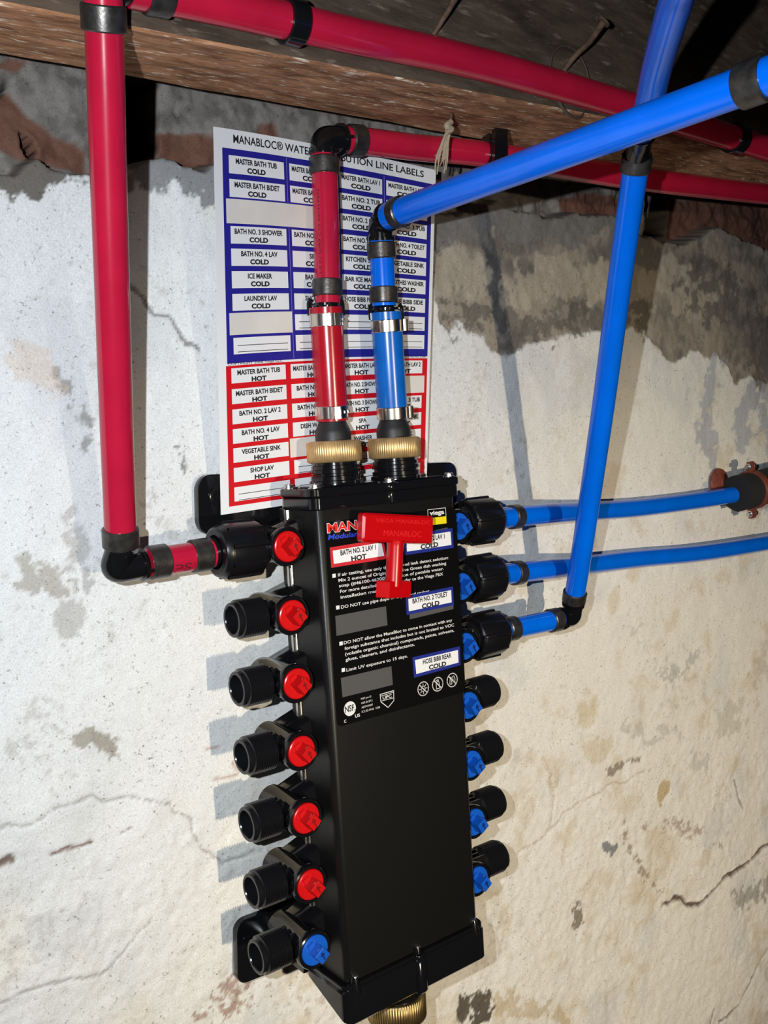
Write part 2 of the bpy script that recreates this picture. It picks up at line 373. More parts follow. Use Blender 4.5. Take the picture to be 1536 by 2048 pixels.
blotch([(300, 900), (310, 1000), (330, 1100)], 14, (.4, .38, .36), .5, 8, .62, 6, 81)
for k in range(90):                                       # scattered small pits
    x = rng.uniform(GX0, 650); z = rng.uniform(-430, 250); r = rng.uniform(.9, 2.4)
    d = np.hypot((XX-x)+JX*6, (ZZ-z)+JZ*6); m = sstep(r, r*.3, d); Y += m*rng.uniform(.5, 1.5); K = mixc(K, (.30, .27, .23), m*rng.uniform(.2, .8))
def bump_at(px, py, r, h):
    global Y
    x, z = px2w([(px, py)])[0]; d = np.hypot((XX-x)+JX*14, (ZZ-z)+JZ*14); Y -= sstep(r, 0, d)*h
for a_ in ((60, 1090, 22, 1.5), (130, 1110, 10, 1.6), (175, 1485, 12, 1.8), (100, 1640, 40, 2.4), (300, 1640, 30, 2.0), (1200, 1460, 26, 1.6), (1230, 1690, 30, 2), (1390, 1720, 40, 2), (1130, 1900, 40, 1.5), (1290, 1240, 40, 1.5)): bump_at(*a_)
# above the broken edge: recessed mortar and brick, openings painted black for shade
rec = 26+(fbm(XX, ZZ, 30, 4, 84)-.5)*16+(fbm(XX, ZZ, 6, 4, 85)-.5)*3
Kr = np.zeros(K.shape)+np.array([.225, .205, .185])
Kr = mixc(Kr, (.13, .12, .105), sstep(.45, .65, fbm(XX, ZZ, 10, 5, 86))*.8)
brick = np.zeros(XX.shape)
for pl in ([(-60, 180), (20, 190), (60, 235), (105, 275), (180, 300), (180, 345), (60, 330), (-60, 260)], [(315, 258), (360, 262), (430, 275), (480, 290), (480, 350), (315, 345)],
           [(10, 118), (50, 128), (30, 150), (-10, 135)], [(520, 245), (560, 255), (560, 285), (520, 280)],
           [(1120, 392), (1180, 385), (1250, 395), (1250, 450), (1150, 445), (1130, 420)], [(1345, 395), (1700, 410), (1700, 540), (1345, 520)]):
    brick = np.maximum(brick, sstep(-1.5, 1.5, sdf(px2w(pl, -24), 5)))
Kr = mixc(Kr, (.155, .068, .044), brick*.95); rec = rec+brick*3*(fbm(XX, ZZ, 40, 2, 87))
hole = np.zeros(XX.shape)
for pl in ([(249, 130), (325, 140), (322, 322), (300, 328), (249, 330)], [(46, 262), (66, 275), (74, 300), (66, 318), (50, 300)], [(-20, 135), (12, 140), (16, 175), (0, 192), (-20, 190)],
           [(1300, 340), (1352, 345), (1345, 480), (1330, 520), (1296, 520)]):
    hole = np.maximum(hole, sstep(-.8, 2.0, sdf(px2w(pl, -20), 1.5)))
Kr = mixc(Kr, (.012, .010, .009), np.clip(hole*12, 0, 1))  # deep shade of the openings put into the colour, side faces too
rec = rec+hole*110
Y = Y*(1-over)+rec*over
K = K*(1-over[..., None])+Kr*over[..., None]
edge = sstep(5, 0, np.abs(ZZ-TOP-1))
K = mixc(K, (.17, .155, .135), edge*.7)
verts = np.stack([XX, Y, ZZ], -1).reshape(-1, 3)
org = np.array([290.0, 0.0, -135.0])
me = bpy.data.meshes.new('wall_back')
idx = np.arange(nz*nx).reshape(nz, nx)
quads = np.stack([idx[:-1, :-1], idx[:-1, 1:], idx[1:, 1:], idx[1:, :-1]], -1).reshape(-1, 4)
me.vertices.add(len(verts)); me.vertices.foreach_set('co', ((verts-org)*MM).astype(np.float32).ravel())
me.loops.add(quads.size); me.loops.foreach_set('vertex_index', quads.ravel().astype(np.int32))
me.polygons.add(len(quads)); me.polygons.foreach_set('loop_start', np.arange(0, quads.size, 4, dtype=np.int32)); me.polygons.foreach_set('loop_total', np.full(len(quads), 4, np.int32))
me.update(calc_edges=True); me.validate(); me.shade_smooth()
ca = me.color_attributes.new('paint', 'FLOAT_COLOR', 'POINT')
ca.data.foreach_set('color', np.concatenate([K.reshape(-1, 3), np.ones((nz*nx, 1))], 1).astype(np.float32).ravel())
wm = bpy.data.materials.new('old_limewashed_plaster'); wm.use_nodes = True; nt = wm.node_tree; pb = nt.nodes['Principled BSDF']
pb.inputs['Roughness'].default_value = .75; pb.inputs['Specular IOR Level'].default_value = .25
at_ = nt.nodes.new('ShaderNodeAttribute'); at_.attribute_name = 'paint'
tc = nt.nodes.new('ShaderNodeTexCoord')
def nnoise(scale, detail=6, rough=.6):
    n = nt.nodes.new('ShaderNodeTexNoise'); n.inputs['Scale'].default_value = scale; n.inputs['Detail'].default_value = detail; n.inputs['Roughness'].default_value = rough
    nt.links.new(tc.outputs['Object'], n.inputs['Vector']); return n
def nramp(src, p0, c0, p1, c1):
    r = nt.nodes.new('ShaderNodeValToRGB'); r.color_ramp.elements[0].position = p0; r.color_ramp.elements[0].color = c0; r.color_ramp.elements[1].position = p1; r.color_ramp.elements[1].color = c1
    nt.links.new(src, r.inputs['Fac']); return r
def nmul(a, b, f=1.0):
    m = nt.nodes.new('ShaderNodeMix'); m.data_type = 'RGBA'; m.blend_type = 'MULTIPLY'; m.inputs['Factor'].default_value = f
    nt.links.new(a, m.inputs['A']); nt.links.new(b, m.inputs['B']); return m.outputs['Result']
sp = nramp(nnoise(330, 5, .7).outputs['Fac'], .30, (.35, .32, .28, 1), .40, (1, 1, 1, 1))
gr = nramp(nnoise(900, 4, .7).outputs['Fac'], .30, (.80, .80, .80, 1), .62, (1.06, 1.06, 1.06, 1))
c_ = nmul(nmul(at_.outputs['Color'], sp.outputs['Color']), gr.outputs['Color'])
nt.links.new(c_, pb.inputs['Base Color'])
bp = nt.nodes.new('ShaderNodeBump'); bp.inputs['Strength'].default_value = .55; bp.inputs['Distance'].default_value = .0010
nt.links.new(nnoise(420, 8, .65).outputs['Fac'], bp.inputs['Height']); nt.links.new(bp.outputs['Normal'], pb.inputs['Normal'])
me.materials.append(wm)
wall = bpy.data.objects.new('wall_back', me); col.objects.link(wall); wall.location = org*MM; wall['kind'] = 'structure'

# ================================================================== the joist over the wall
def wood_mat(name, dark, mid, pale, scale=60):
    m = bpy.data.materials.new(name); m.use_nodes = True; n_ = m.node_tree; p = n_.nodes['Principled BSDF']; p.inputs['Roughness'].default_value = .85; p.inputs['Specular IOR Level'].default_value = .2
    tc = n_.nodes.new('ShaderNodeTexCoord'); mp = n_.nodes.new('ShaderNodeMapping'); mp.inputs['Scale'].default_value = (.22, 1, 1); n_.links.new(tc.outputs['Object'], mp.inputs['Vector'])
    def no(s, d=8, v=mp): 
        q = n_.nodes.new('ShaderNodeTexNoise'); q.inputs['Scale'].default_value = s; q.inputs['Detail'].default_value = d; q.inputs['Roughness'].default_value = .65; n_.links.new(v.outputs[0], q.inputs['Vector']); return q
    a = no(scale*2); r = n_.nodes.new('ShaderNodeValToRGB'); e = r.color_ramp.elements; e[0].position = .32; e[0].color = dark; e[1].position = .62; e[1].color = mid
    n_.links.new(a.outputs['Fac'], r.inputs['Fac'])
    b = no(scale*5, 5); r2 = n_.nodes.new('ShaderNodeValToRGB'); r2.color_ramp.elements[0].position = .57; r2.color_ramp.elements[0].color = (0, 0, 0, 1); r2.color_ramp.elements[1].position = .68; r2.color_ramp.elements[1].color = (1, 1, 1, 1)
    n_.links.new(b.outputs['Fac'], r2.inputs['Fac'])
    mx = n_.nodes.new('ShaderNodeMix'); mx.data_type = 'RGBA'; n_.links.new(r2.outputs['Color'], mx.inputs['Factor']); n_.links.new(r.outputs['Color'], mx.inputs['A']); mx.inputs['B'].default_value = pale
    n_.links.new(mx.outputs['Result'], p.inputs['Base Color'])
    bu = n_.nodes.new('ShaderNodeBump'); bu.inputs['Strength'].default_value = .9; bu.inputs['Distance'].default_value = .002; n_.links.new(no(scale*4).outputs['Fac'], bu.inputs['Height']); n_.links.new(bu.outputs['Normal'], p.inputs['Normal'])
    return m
face_m = wood_mat('aged_brown_joist_face', (.034, .023, .016, 1), (.105, .073, .051, 1), (.19, .145, .11, 1), 34)
under_m = wood_mat('rough_sawn_joist_edge', (.15, .062, .028, 1), (.52, .26, .135, 1), (.85, .72, .55, 1), 60)
JF = 130.0
f0, f1 = at(250, 52, JF), at(1193, 232, JF); b0, b1 = at(0, 105, 45), at(1338, 345, 52)
def lin(p, q, x): t = (x-p[0])/(q[0]-p[0]); return p+(q-p)*t
jx = np.arange(-420, 900, 3.0)
prof = []
rows = []
for x in jx:
    F = lin(f0, f1, x); Bk = lin(b0, b1, x); r = []
    r += [(x, Bk[1], Bk[2]+150), (x, Bk[1], Bk[2]+60), (x, Bk[1], Bk[2]+8), (x, Bk[1]-1, Bk[2]+2)]
    for k in range(0, 25):
        t = k/24; yy = Bk[1]*(1-t)+(-JF+3)*t; zz = Bk[2]*(1-t)+F[2]*t
        n = mnoise.fractal((x*.03, yy*.12, 0), 1, 2, 4)*1.1+mnoise.noise((x*.012, yy*.05, 5))*1.5
        r.append((x, yy, zz+n*(.4+.6*math.sin(math.pi*t))))
    for q, (dy, dz) in enumerate(((-JF+1, 1.2), (-JF, 3.5), (-JF, 8), (-JF, 20), (-JF, 60), (-JF, 110), (-JF, 160))):
        n = mnoise.noise((x*.01, q*.7, 9))*.9 if q > 1 else 0
        r.append((x, dy+n, F[2]+dz))
    r.append((x, Bk[1], F[2]+160))
    rows.append(r)
mb = MB(); m_ = len(rows[0]); vs = [v for r in rows for v in r]; fs = []
for i in range(len(rows)-1):
    for k in range(m_):
        k2 = (k+1) % m_; fs.append((i*m_+k, i*m_+k2, (i+1)*m_+k2, (i+1)*m_+k))
fs.append(tuple(range(m_))); fs.append(tuple((len(rows)-1)*m_+k for k in range(m_)))
mb.add(vs, fs)
joist = mb.build('floor_joist', face_m, origin=(200, -100, 380))
joist.data.materials.append(under_m)
for p in joist.data.polygons:
    if p.normal.z < -.55 or (p.center.y*1000-100 > -60 and p.center.z*1000+380 < 360): p.material_index = 1
tag(joist, 'old rough brown wooden floor joist running above the white wall', 'joist')

# ================================================================== THE MANIFOLD (block frame)
man = thing('water_manifold', B(86, -20, -165), 'tall glossy black plastic water manifold with red and blue valves hung on the white wall', 'manifold')
def Lb(): return MB(B)
# cover, chamber and end caps
mb = Lb(); mb.prism(rrect(19.4, 153.6, -81, -30, 5.5, corners=(0, 0, 1, 1)), 25, -330, 0.4); mb.build('front_cover', MT['cover'], man)
mb = Lb(); mb.prism(rrect(26, 147, -62, -26, 6), 26, -331, 0.6); mb.build('chamber', MT['black'], man)
def cap_outline(x0, x1, y0, y1, boss=True):
    P = rrect(x0, x1, y0, y1, 7)
    if not boss: return P
    out = []
    for i, p in enumerate(P):                     # the front edge carries a half round boss
        out.append(p)
        if abs(p[1]-y0) < .01 and p[0] < 40 and abs(P[(i+1) % len(P)][1]-y0) < .01:
            for k in range(9):
                a = math.pi+math.pi*k/8; out.append((86.5+5.5*math.cos(a), y0+3.2*math.sin(a)))
    return out
mb = Lb(); mb.prism(cap_outline(15.5, 156.5, -84.5, -37), 24.2, 33.5, .9); mb.prism(cap_outline(14.5, 157.5, -85.2, -36), 33.7, 40, .9)
mb.prism(rrect(24, 149, -78, -34, 6), 40, 41.2, .3)
tc_ = mb.build('end_cap', MT['black'], man); 
for (x, y) in ((21, -43), (22, -77), (86.5, -81.5), (151, -77), (151, -43)):
    mb = Lb(); mb.lathe((x, y, 40), (0, 0, 1), [(0, 4.6), (.7, 4.6), (.9, 3.6), (2.6, 3.6), (3.3, 2.8), (3.3, 1.6), (2.4, 1.5)], 24)
    mb.build('screw', MT['zinc'], tc_)
def slope(x, y, z):                                  # the end cap's underside rises toward the wall
    if z < -336: z += (y+85)*.40*min(1, (-336-z)/25)
    return B(x, y, z)
mb = MB(slope); mb.prism(cap_outline(15, 157, -84.8, -30), -330.5, -334, .6); mb.prism(cap_outline(14.3, 157.8, -85.6, -30), -334.2, -361, 2.0)
mb.F = B
for x in (26, 86.5, 147): mb.lathe((x, -82, -326), (0, 0, -1), [(0, 2.6), (8, 4.6), (12, 4.9)], 20)
mb.lathe((86.5, -50, -360), (0, 0, -1), [(-20, 21.6), (20, 21.6)], 48)
bc_ = mb.build('end_cap', MT['black'], man)
for x in (27, 87.5, 146.5):
    mb = Lb(); mb.lathe((x, -81.6, -324.5), (0, 0, -1), [(0, 1.5), (.5, 2.6), (6, 2.8), (7, 1.8)], 10); mb.build('bolt_tip', MT['zinc'], bc_)
# steel tie rods seen between the ports
for x, y in ((20, -40), (153, -40)):
    mb = Lb(); mb.lathe((x, y, 30), (0, 0, -1), [(0, 3.2), (362, 3.2)], 20); mb.build('tie_rod', MT['steel'], man)

# the ports: barrel, tapered arm, threaded outlet, coloured quarter turn stem with an arrow on its end
RTH = 14.2
def thread_prof(t0, t1, R, n):
    pr = [(t0-2.5, 9), (t0-.5, R-2.4), (t0, R-1.9)]
    p = (t1-t0)/n
    for i in range(n): pr += [(t0+p*i+.05*p, R-1.7), (t0+p*i+.45*p, R), (t0+p*i+.60*p, R), (t0+p*i+.98*p, R-1.7)]
    pr += [(t1+.1, R-1.5), (t1+3.0, R-1.5), (t1+3.6, R-2.1)]
    return pr
def port(x0, z, sgn, colour, long=0):
    b = Lb()
    b.lathe((x0, -20, z), (0, -1, 0), [(0, 10), (2, 12.6), (12, 13.2), (44, 13.2), (46, 14.3), (49.5, 14.5), (51.2, 13.9), (51.6, 12.9), (51.2, 11.9), (50, 11.6)], 56)
    # arm running into the chamber, its top rising toward the chamber
    xi = 12*(-sgn) if sgn else 0
    pts = []
    for xx, zt, zb, y0, y1 in ((x0+sgn*1.0, 11.5, -11.5, -53, -24), (x0-sgn*30, 20, -14, -56, -21)):
        pts.append([(xx, y0, z+zb), (xx, y1, z+zb), (xx, y1, z+zt-2), (xx, y1-3, z+zt), (xx, y0+3, z+zt), (xx, y0, z+zt-2)])
    vs = pts[0]+pts[1]; n = 6
    b.add(vs, [(k, (k+1) % n, n+(k+1) % n, n+k) for k in range(n)]+[tuple(range(n-1, -1, -1)), tuple(range(n, 2*n))])
    o = b.build('outlet_port', MT['black'], man)
    b = Lb(); t0, t1 = 13.5+long, 34.0+long
    pr = [(6, 9.2), (t0-4, 9.2)]+thread_prof(t0, t1, RTH, 10)
    pr += [(t1+3.6, 10.2), (t1+2.8, 9.8), (t0+2, 9.0), (t0+2, .5)]
    b.lathe((x0, -49, z), (sgn, 0, 0), pr, 64, cap=False)
    for a in range(-1, 2):
        b.box(*sorted((x0+sgn*8, x0+sgn*(t0-1))), -50+a*7-.8, -50+a*7+.8, z-11, z+11)
    b.build('threaded_outlet', MT['thread'], o, ang=22)
    b = Lb(); b.lathe((x0, -66, z), (0, -1, 0), [(0, 10.8), (4.6, 11.3), (5.4, 11.1), (5.9, 10.4), (5.9, 0.5)], 48, cap=False)
    b.add([(x0, -71.9, z)], [])
    rot = math.radians(38 if sgn < 0 else 30); s_ = 4.6
    def sq(h, k=1.0): return [(x0+k*s_*(math.cos(rot)*a-math.sin(rot)*c_), h, z+k*s_*(math.sin(rot)*a+math.cos(rot)*c_)) for a, c_ in ((-1, -1), (1, -1), (1, 1), (-1, 1))]
    v = sq(-71)+sq(-81.4)+sq(-82, .9); b.add(v, [(k, (k+1) % 4, 4+(k+1) % 4, 4+k) for k in range(4)]+[(4+k, 4+(k+1) % 4, 8+(k+1) % 4, 8+k) for k in range(4)]+[(8, 9, 10, 11), (3, 2, 1, 0)])
    # raised quadrant beside the square stem
    v = []
    for h in (-71.5, -73.0):
        v += [(x0-7, h, z+5.5), (x0-2, h, z+8), (x0+2.0, h, z-1), (x0-3, h, z-4)]
    b.add(v, [(4, 5, 6, 7), (0, 1, 5, 4), (1, 2, 6, 5), (2, 3, 7, 6), (3, 0, 4, 7)])
    st = b.build('valve_stem', MT[colour], o, smooth=True)
    a_ = Lb(); ar = [(-.5, -3.2), (.5, -3.2), (.5, .6), (1.9, .6), (0, 3.4), (-1.9, .6), (-.5, .6)]
    ra = math.radians(20)
    a_.add([(x0+math.cos(ra)*p-math.sin(ra)*q, h, z+math.sin(ra)*p+math.cos(ra)*q) for h in (-81.8, -82.5) for p, q in ar], [tuple(range(7, 14))]+[(k, (k+1) % 7, 7+(k+1) % 7, 7+k) for k in range(7)])
    # arrow stays within the stem's mesh material family
    return o, a_, st
darkred = mat('arrow_red', srgb(120, 6, 12), .4); darkblue = mat('arrow_blue', srgb(8, 36, 100), .4)
def finish_arrow(a_, st, m):
    o = a_.build('direction_arrow', m, man)           # joined into the stem so that it stays one part
    me, ms = o.data, st.data
    bm = bmesh.new(); bm.from_mesh(ms); n0 = len(bm.faces); bm.from_mesh(me); bm.faces.ensure_lookup_table()
    for f in bm.faces[n0:]: f.material_index = 1
    bm.to_mesh(ms); bm.free(); ms.materials.append(m); bpy.data.objects.remove(o); ms.set_sharp_from_angle(angle=math.radians(35))
for i in range(7):
    o, a_, st = port(0, -50*i, -1, 'bluecap' if i == 6 else 'redcap'); finish_arrow(a_, st, darkblue if i == 6 else darkred)
    o, a_, st = port(164.2, -50*i-1.8, 1, 'bluecap', long=10); finish_arrow(a_, st, darkblue)

# wall brackets
def bracket(poly, boss, arm):
    m = MB(); m.prism(poly, -2.5, -9.5, .8, axis='y')
    if boss: m.lathe((boss[0], -9, boss[1]), (0, -1, 0), [(0, 7.5), (1.2, 7.5), (1.6, 6.5), (1.6, 4.2), (.2, 4.0), (.2, 3.2), (1.4, 2.8), (1.4, .3)], 28, cap=False)
    m.box(*arm); return m.build('mounting_bracket', MT['black'], man)
bracket(rrect(-48, 60, 4, 49, 11, corners=(0, 1, 1, 0)), (-32, 33), (20, 60, -28, -6, 2, 15))
bracket(rrect(150, 206, 8, 52, 9), (190, 32), (130, 160, -28, -6, 0, 24))
bracket(rrect(-24, 60, -352, -300, 9, corners=(0, 1, 1, 0)), (-13, -320), (20, 60, -36, -6, -345, -306))

# ------------------------------------------------------------------ printed label on the cover
LY = 81.25
lab = Lb(); lab.prism(rrect(25.4, 152.8, -136, 15.4, 4), -80.9, -LY, 0, axis='y'); label = lab.build('warning_label', MT['label'], man)
def L2(h): return lambda x, y: B(x, -h, y)
def pl(px, py): q = loc(px, py, LY); return (q[0], q[2])
def lquad(mb, pts, h=LY+.12, th=.1, px=True):
    P = [pl(*p) if px else p for p in pts]; n = len(P)
    mb.add([(a, -h, b) for a, b in P]+[(a, -h+th, b) for a, b in P], [tuple(range(n)), tuple(range(2*n-1, n-1, -1))]+[(k, (k+1) % n, n+(k+1) % n, n+k) for k in range(n)])
def ltext(mb, s, p0, p1, h, bold=0.0, depth=LY+.2, shear=0, width=None):
    a = pl(*p0); b = pl(*p1); z = (a[1]+b[1])/2
    letter(mb, s, a[0], b[0], z, h, L2(depth), bold, shear)
w = Lb()
LN = [("If air testing, use only the approved leak detect solution:", (676, 1155), (896, 1116)),
      ("Mix 2 ounces of Original Palmolive Green dish washing", (677, 1165), (892, 1128)),
      ("soap (#46100-46200) per gallon of potable water.", (678, 1175.5), (887, 1139)),
      ("For more detailed information refer to the Viega PEX", (680, 1186.5), (886, 1150)),
      ("installation manual.", (681, 1198), (771, 1181)),
      ("DO NOT use pipe dope or any thread sealant.", (682, 1218), (860, 1184)),
      ("DO NOT allow the ManaBloc to come in contact with any", (687.5, 1289.5), (904, 1242)),
      ("foreign substance that includes but is not limited to VOC", (689, 1300.5), (908, 1252)),
      ("(volatile organic chemical) compounds, paints, solvents,", (690, 1311.5), (908, 1263)),
      ("glues, cleaners, and disinfectants.", (691, 1322.7), (829, 1291)),
      ("Limit UV exposure to 15 days.", (692.6, 1342.6), (815, 1315))]
for s, p0, p1 in LN: ltext(w, s, p0, p1, 2.35, .012)
for (x, y) in ((668, 1151.5), (675.5, 1215), (682, 1287), (686.5, 1340)):
    a, b = pl(x, y); lquad(w, [(a-1.5, b-1.4), (a+1.5, b-1.4), (a+1.5, b+1.4), (a-1.5, b+1.4)], px=False)
# outlined pictograms
def ringline(mb, cx, cz, r, wd, n=36, a0=0, a1=360):
    P = [(cx+r*math.cos(math.radians(a0+(a1-a0)*k/n)), cz+r*math.sin(math.radians(a0+(a1-a0)*k/n))) for k in range(n+1)]; line(mb, P, wd)
def line(mb, P, wd, h=LY+.16):
    for (ax, az), (bx, bz) in zip(P[:-1], P[1:]):
        d = math.hypot(bx-ax, bz-az)
        if d < 1e-6: continue
        ex, ez = (bx-ax)/d*wd*.4, (bz-az)/d*wd*.4; nx_, nz_ = -(bz-az)/d*wd/2, (bx-ax)/d*wd/2
        mb.add([(ax-ex+nx_, -h, az-ez+nz_), (bx+ex+nx_, -h, bz+ez+nz_), (bx+ex-nx_, -h, bz+ez-nz_), (ax-ex-nx_, -h, az-ez-nz_)], [(0, 1, 2, 3)])
for k, (x, y) in enumerate(((846.2, 1377.4), (875.2, 1368.4), (904.2, 1360))):
    a, b = pl(x, y); r = 5.4; ringline(w, a, b, r, .8); line(w, [(a-r*.7, b+r*.7), (a+r*.7, b-r*.7)], .8)
    if k == 0:
        ringline(w, a, b, 2.0, .5, 20)
        for q in range(8):
            an = math.radians(45*q); line(w, [(a+2.6*math.cos(an), b+2.6*math.sin(an)), (a+4*math.cos(an), b+4*math.sin(an))], .5)
    elif k == 1:
        line(w, [(a-1.6, b-3.6), (a-1.6, b+1.2), (a-.6, b+2.2), (a+.6, b+2.2), (a+1.6, b+1.2), (a+1.6, b-3.6), (a-1.6, b-3.6)], .5); line(w, [(a-1.5, b+3.2), (a+.8, b+3.6), (a+.8, b+2.2)], .6)
    else:
        line(w, [(a-2.8, b-3), (a-2, b+2.6), (a-.9, b+2.6), (a-.5, b-3.2), (a-2.8, b-3)], .5); line(w, [(a+.6, b+3), (a+.9, b-.6), (a+2.6, b-2.8), (a+3, b+.8), (a+1.8, b+3.2)], .5)
S = [pl(*p) for p in ((760, 1389), (787, 1381), (787.5, 1401), (776, 1415), (761.5, 1403.5), (760, 1389))]; line(w, S, .6)
line(w, [S[0][:1]+(S[0][1]-1.4,), (S[1][0], S[1][1]-1.2)], .4); line(w, [(S[0][0]+.2, S[0][1]-5.2), (S[1][0], S[1][1]-5.6)], .4)
letter(w, "UPC", S[0][0]+2.2, S[1][0]-2.2, S[0][1]-4.4, 2.4, L2(LY+.2), .02)
a, b = pl(699.7, 1417.3)
w.prism([(a+5.4*math.cos(k*math.pi/20), b+5.4*math.sin(k*math.pi/20)) for k in range(40)], -LY, -LY-.12, 0, axis='y')
letter(w, "C", a-6.0, a-4.0, b-9.4, 2.2, L2(LY+.2), .02); letter(w, "US", a+4.2, a+8.6, b-7.8, 2.4, L2(LY+.2), .02)
for k, s in enumerate(("NSF pw-G", "CSA B137.5", "ASTM F877", "ICC ES PMG  1038")):
    letter(w, s, a+10.5, a+10.5+(9.4, 10.4, 10.6, 17)[k], b+4.4-3.3*k, 1.5, L2(LY+.2), .0)
w.build('printed_text', MT['white'], label)
w = Lb(); letter(w, "NSF.", a-4.6, a+4.7, b-2.0, 4.6, L2(LY+.3), .02); w.build('printed_text', MT['ink'], label)
# product word mark and maker's mark
w = Lb(); ltext(w, "MANABLOC", (654.5, 1070.5), (800, 1043), 6.6, .055, LY+.15); w.build('word_mark', MT['white'], label)
w = Lb(); ltext(w, "MANABLOC", (655.5, 1070), (799, 1042.5), 6.3, .025, LY+.3); w.build('word_mark', MT['logored'], label)
w = Lb(); ltext(w, "Modular Manifold", (656, 1083), (775, 1061), 3.6, .03, LY+.2, .25); w.build('word_mark', MT['logoblue'], label)
va, vb = pl(856, 1036)[0], pl(892, 1036)[0]; vt, vm, vl = pl(874, 1017.5)[1], pl(874, 1034.5)[1], pl(874, 1049)[1]
w = Lb(); line(w, [(va, vm), (va, vt), (vb, vt), (vb, vm)], .45); letter(w, "viega", va+1.8, vb-1.8, vm+2.2, 3.4, L2(LY+.2), .035); w.build('maker_mark', MT['white'], label)
w = Lb(); lquad(w, [(va-.2, vl), (vb+.2, vl), (vb+.2, vm), (va-.2, vm)], px=False); w.build('maker_mark', MT['yellow'], label)
for q in (((670.5, 1232), (771.8, 1212.5), (775, 1250.4), (673, 1271.9)), ((681.5, 1356), (782.7, 1332.3), (785.6, 1369.7), (685, 1394.7)), ((819, 1226), (906.4, 1205), (906.8, 1218), (819.5, 1238.6)), ((868, 1061), (895, 1055), (895.5, 1062), (868, 1068))):
    w = Lb(); lquad(w, q, LY+.06, .05); w.build('blank_panel', MT['grey'], label)
def sticker(c4, m, l1, l2, lb):
    P = [pl(*p) for p in c4]; cx = sum(p[0] for p in P)/4; cz = sum(p[1] for p in P)/4
    q = Lb(); lquad(q, c4, LY+.5, .3); o = q.build('name_sticker', m, man); o['label'] = lb
    def ins(dx, dz): return [(P[k][0]+(dx if k in (0, 3) else -dx), P[k][1]+(-dz if k in (0, 1) else dz)) for k in range(4)]
    q = Lb(); lquad(q, ins(2.3, 2.6), LY+.62, .1, px=False); q.build('sticker_field', MT['paper'], o)
    ang = math.atan2(P[1][1]-P[0][1], P[1][0]-P[0][0]); ca_, sa_ = math.cos(ang), math.sin(ang)
    fn = lambda x, y: B(cx+x*ca_-y*sa_, -(LY+.7), cz+x*sa_+y*ca_)
    q = Lb(); w1 = textw(l1, 3.3, .01, .86); letter(q, l1, -w1/2, w1/2, 0.6, 3.7, fn, .030); w2 = textw(l2, 3.3, .02, 1.42); letter(q, l2, -w2/2, w2/2, -4.9, 3.5, fn, .045); q.build('printed_text', MT['ink'], o)
sticker([(659, 1095), (766, 1077.5), (772.7, 1117.6), (662, 1135.6)], MT['stickred'], "BATH NO. 2 LAV 1", "HOT", 'red bordered name sticker')
sticker([(806, 1071), (903.8, 1056), (906.5, 1095.5), (809, 1110.5)], MT['stickblue'], "BATH NO. 2 LAV 1", "COLD", 'blue bordered name sticker')
sticker([(810.6, 1192), (905, 1172.8), (907, 1210), (812.7, 1230)], MT['stickblue'], "BATH NO. 2 TOILET", "COLD", 'blue bordered name sticker')
sticker([(824, 1314.6), (918.8, 1292.4), (920.6, 1330), (827.6, 1355.5)], MT['stickblue'], "HOSE BIBB REAR", "COLD", 'blue bordered name sticker')

# ================================================================== valve key in front of the label
key = thing('valve_key', B(96, -92, -5), 'bright red plastic T shaped valve key in front of the black manifold label', 'valve key')
KR = math.radians(-7.5)
kc = loc(792, 1057, 95)
def KF(x, y, z): c_, s_ = math.cos(KR), math.sin(KR); return B(kc[0]+x*c_-z*s_, y, kc[2]+x*s_+z*c_)
k = MB(KF); k.prism(rrect(-33.5, 33.5, -10.6, 10.6, 2.6), -90.5, -99.5, 1.6, axis='y')
hnd = k.build('handle', MT['key'], key)
k = MB(KF); kf = lambda x, y: KF(x, -99.75, y)
letter(k, "VIEGA MANABLOC", -23, 29, 4.2, 2.8, kf, .0); letter(k, "MANABLOC", -15, 21, -5.6, 4.2, kf, .0); k.build('embossed_lettering', mat('embossed_red', srgb(225, 40, 42), .25), hnd)
k = MB(KF); k.lathe((0, -95, -9), (0, 0, -1), [(0, 7), (2, 6.6), (4, 6.3), (34, 6.3)], 36); k.build('stem', MT['key'], key)
k = MB(KF); h_ = 12.6
sq = [(-14.5, -93), (-8.5, -101.5), (14.8, -97.5), (13, -88), (-2, -85.5)]
k.prism([(a, b) for a, b in sq], -39.0, -51.5, .7)
k.build('socket', MT['key'], key)

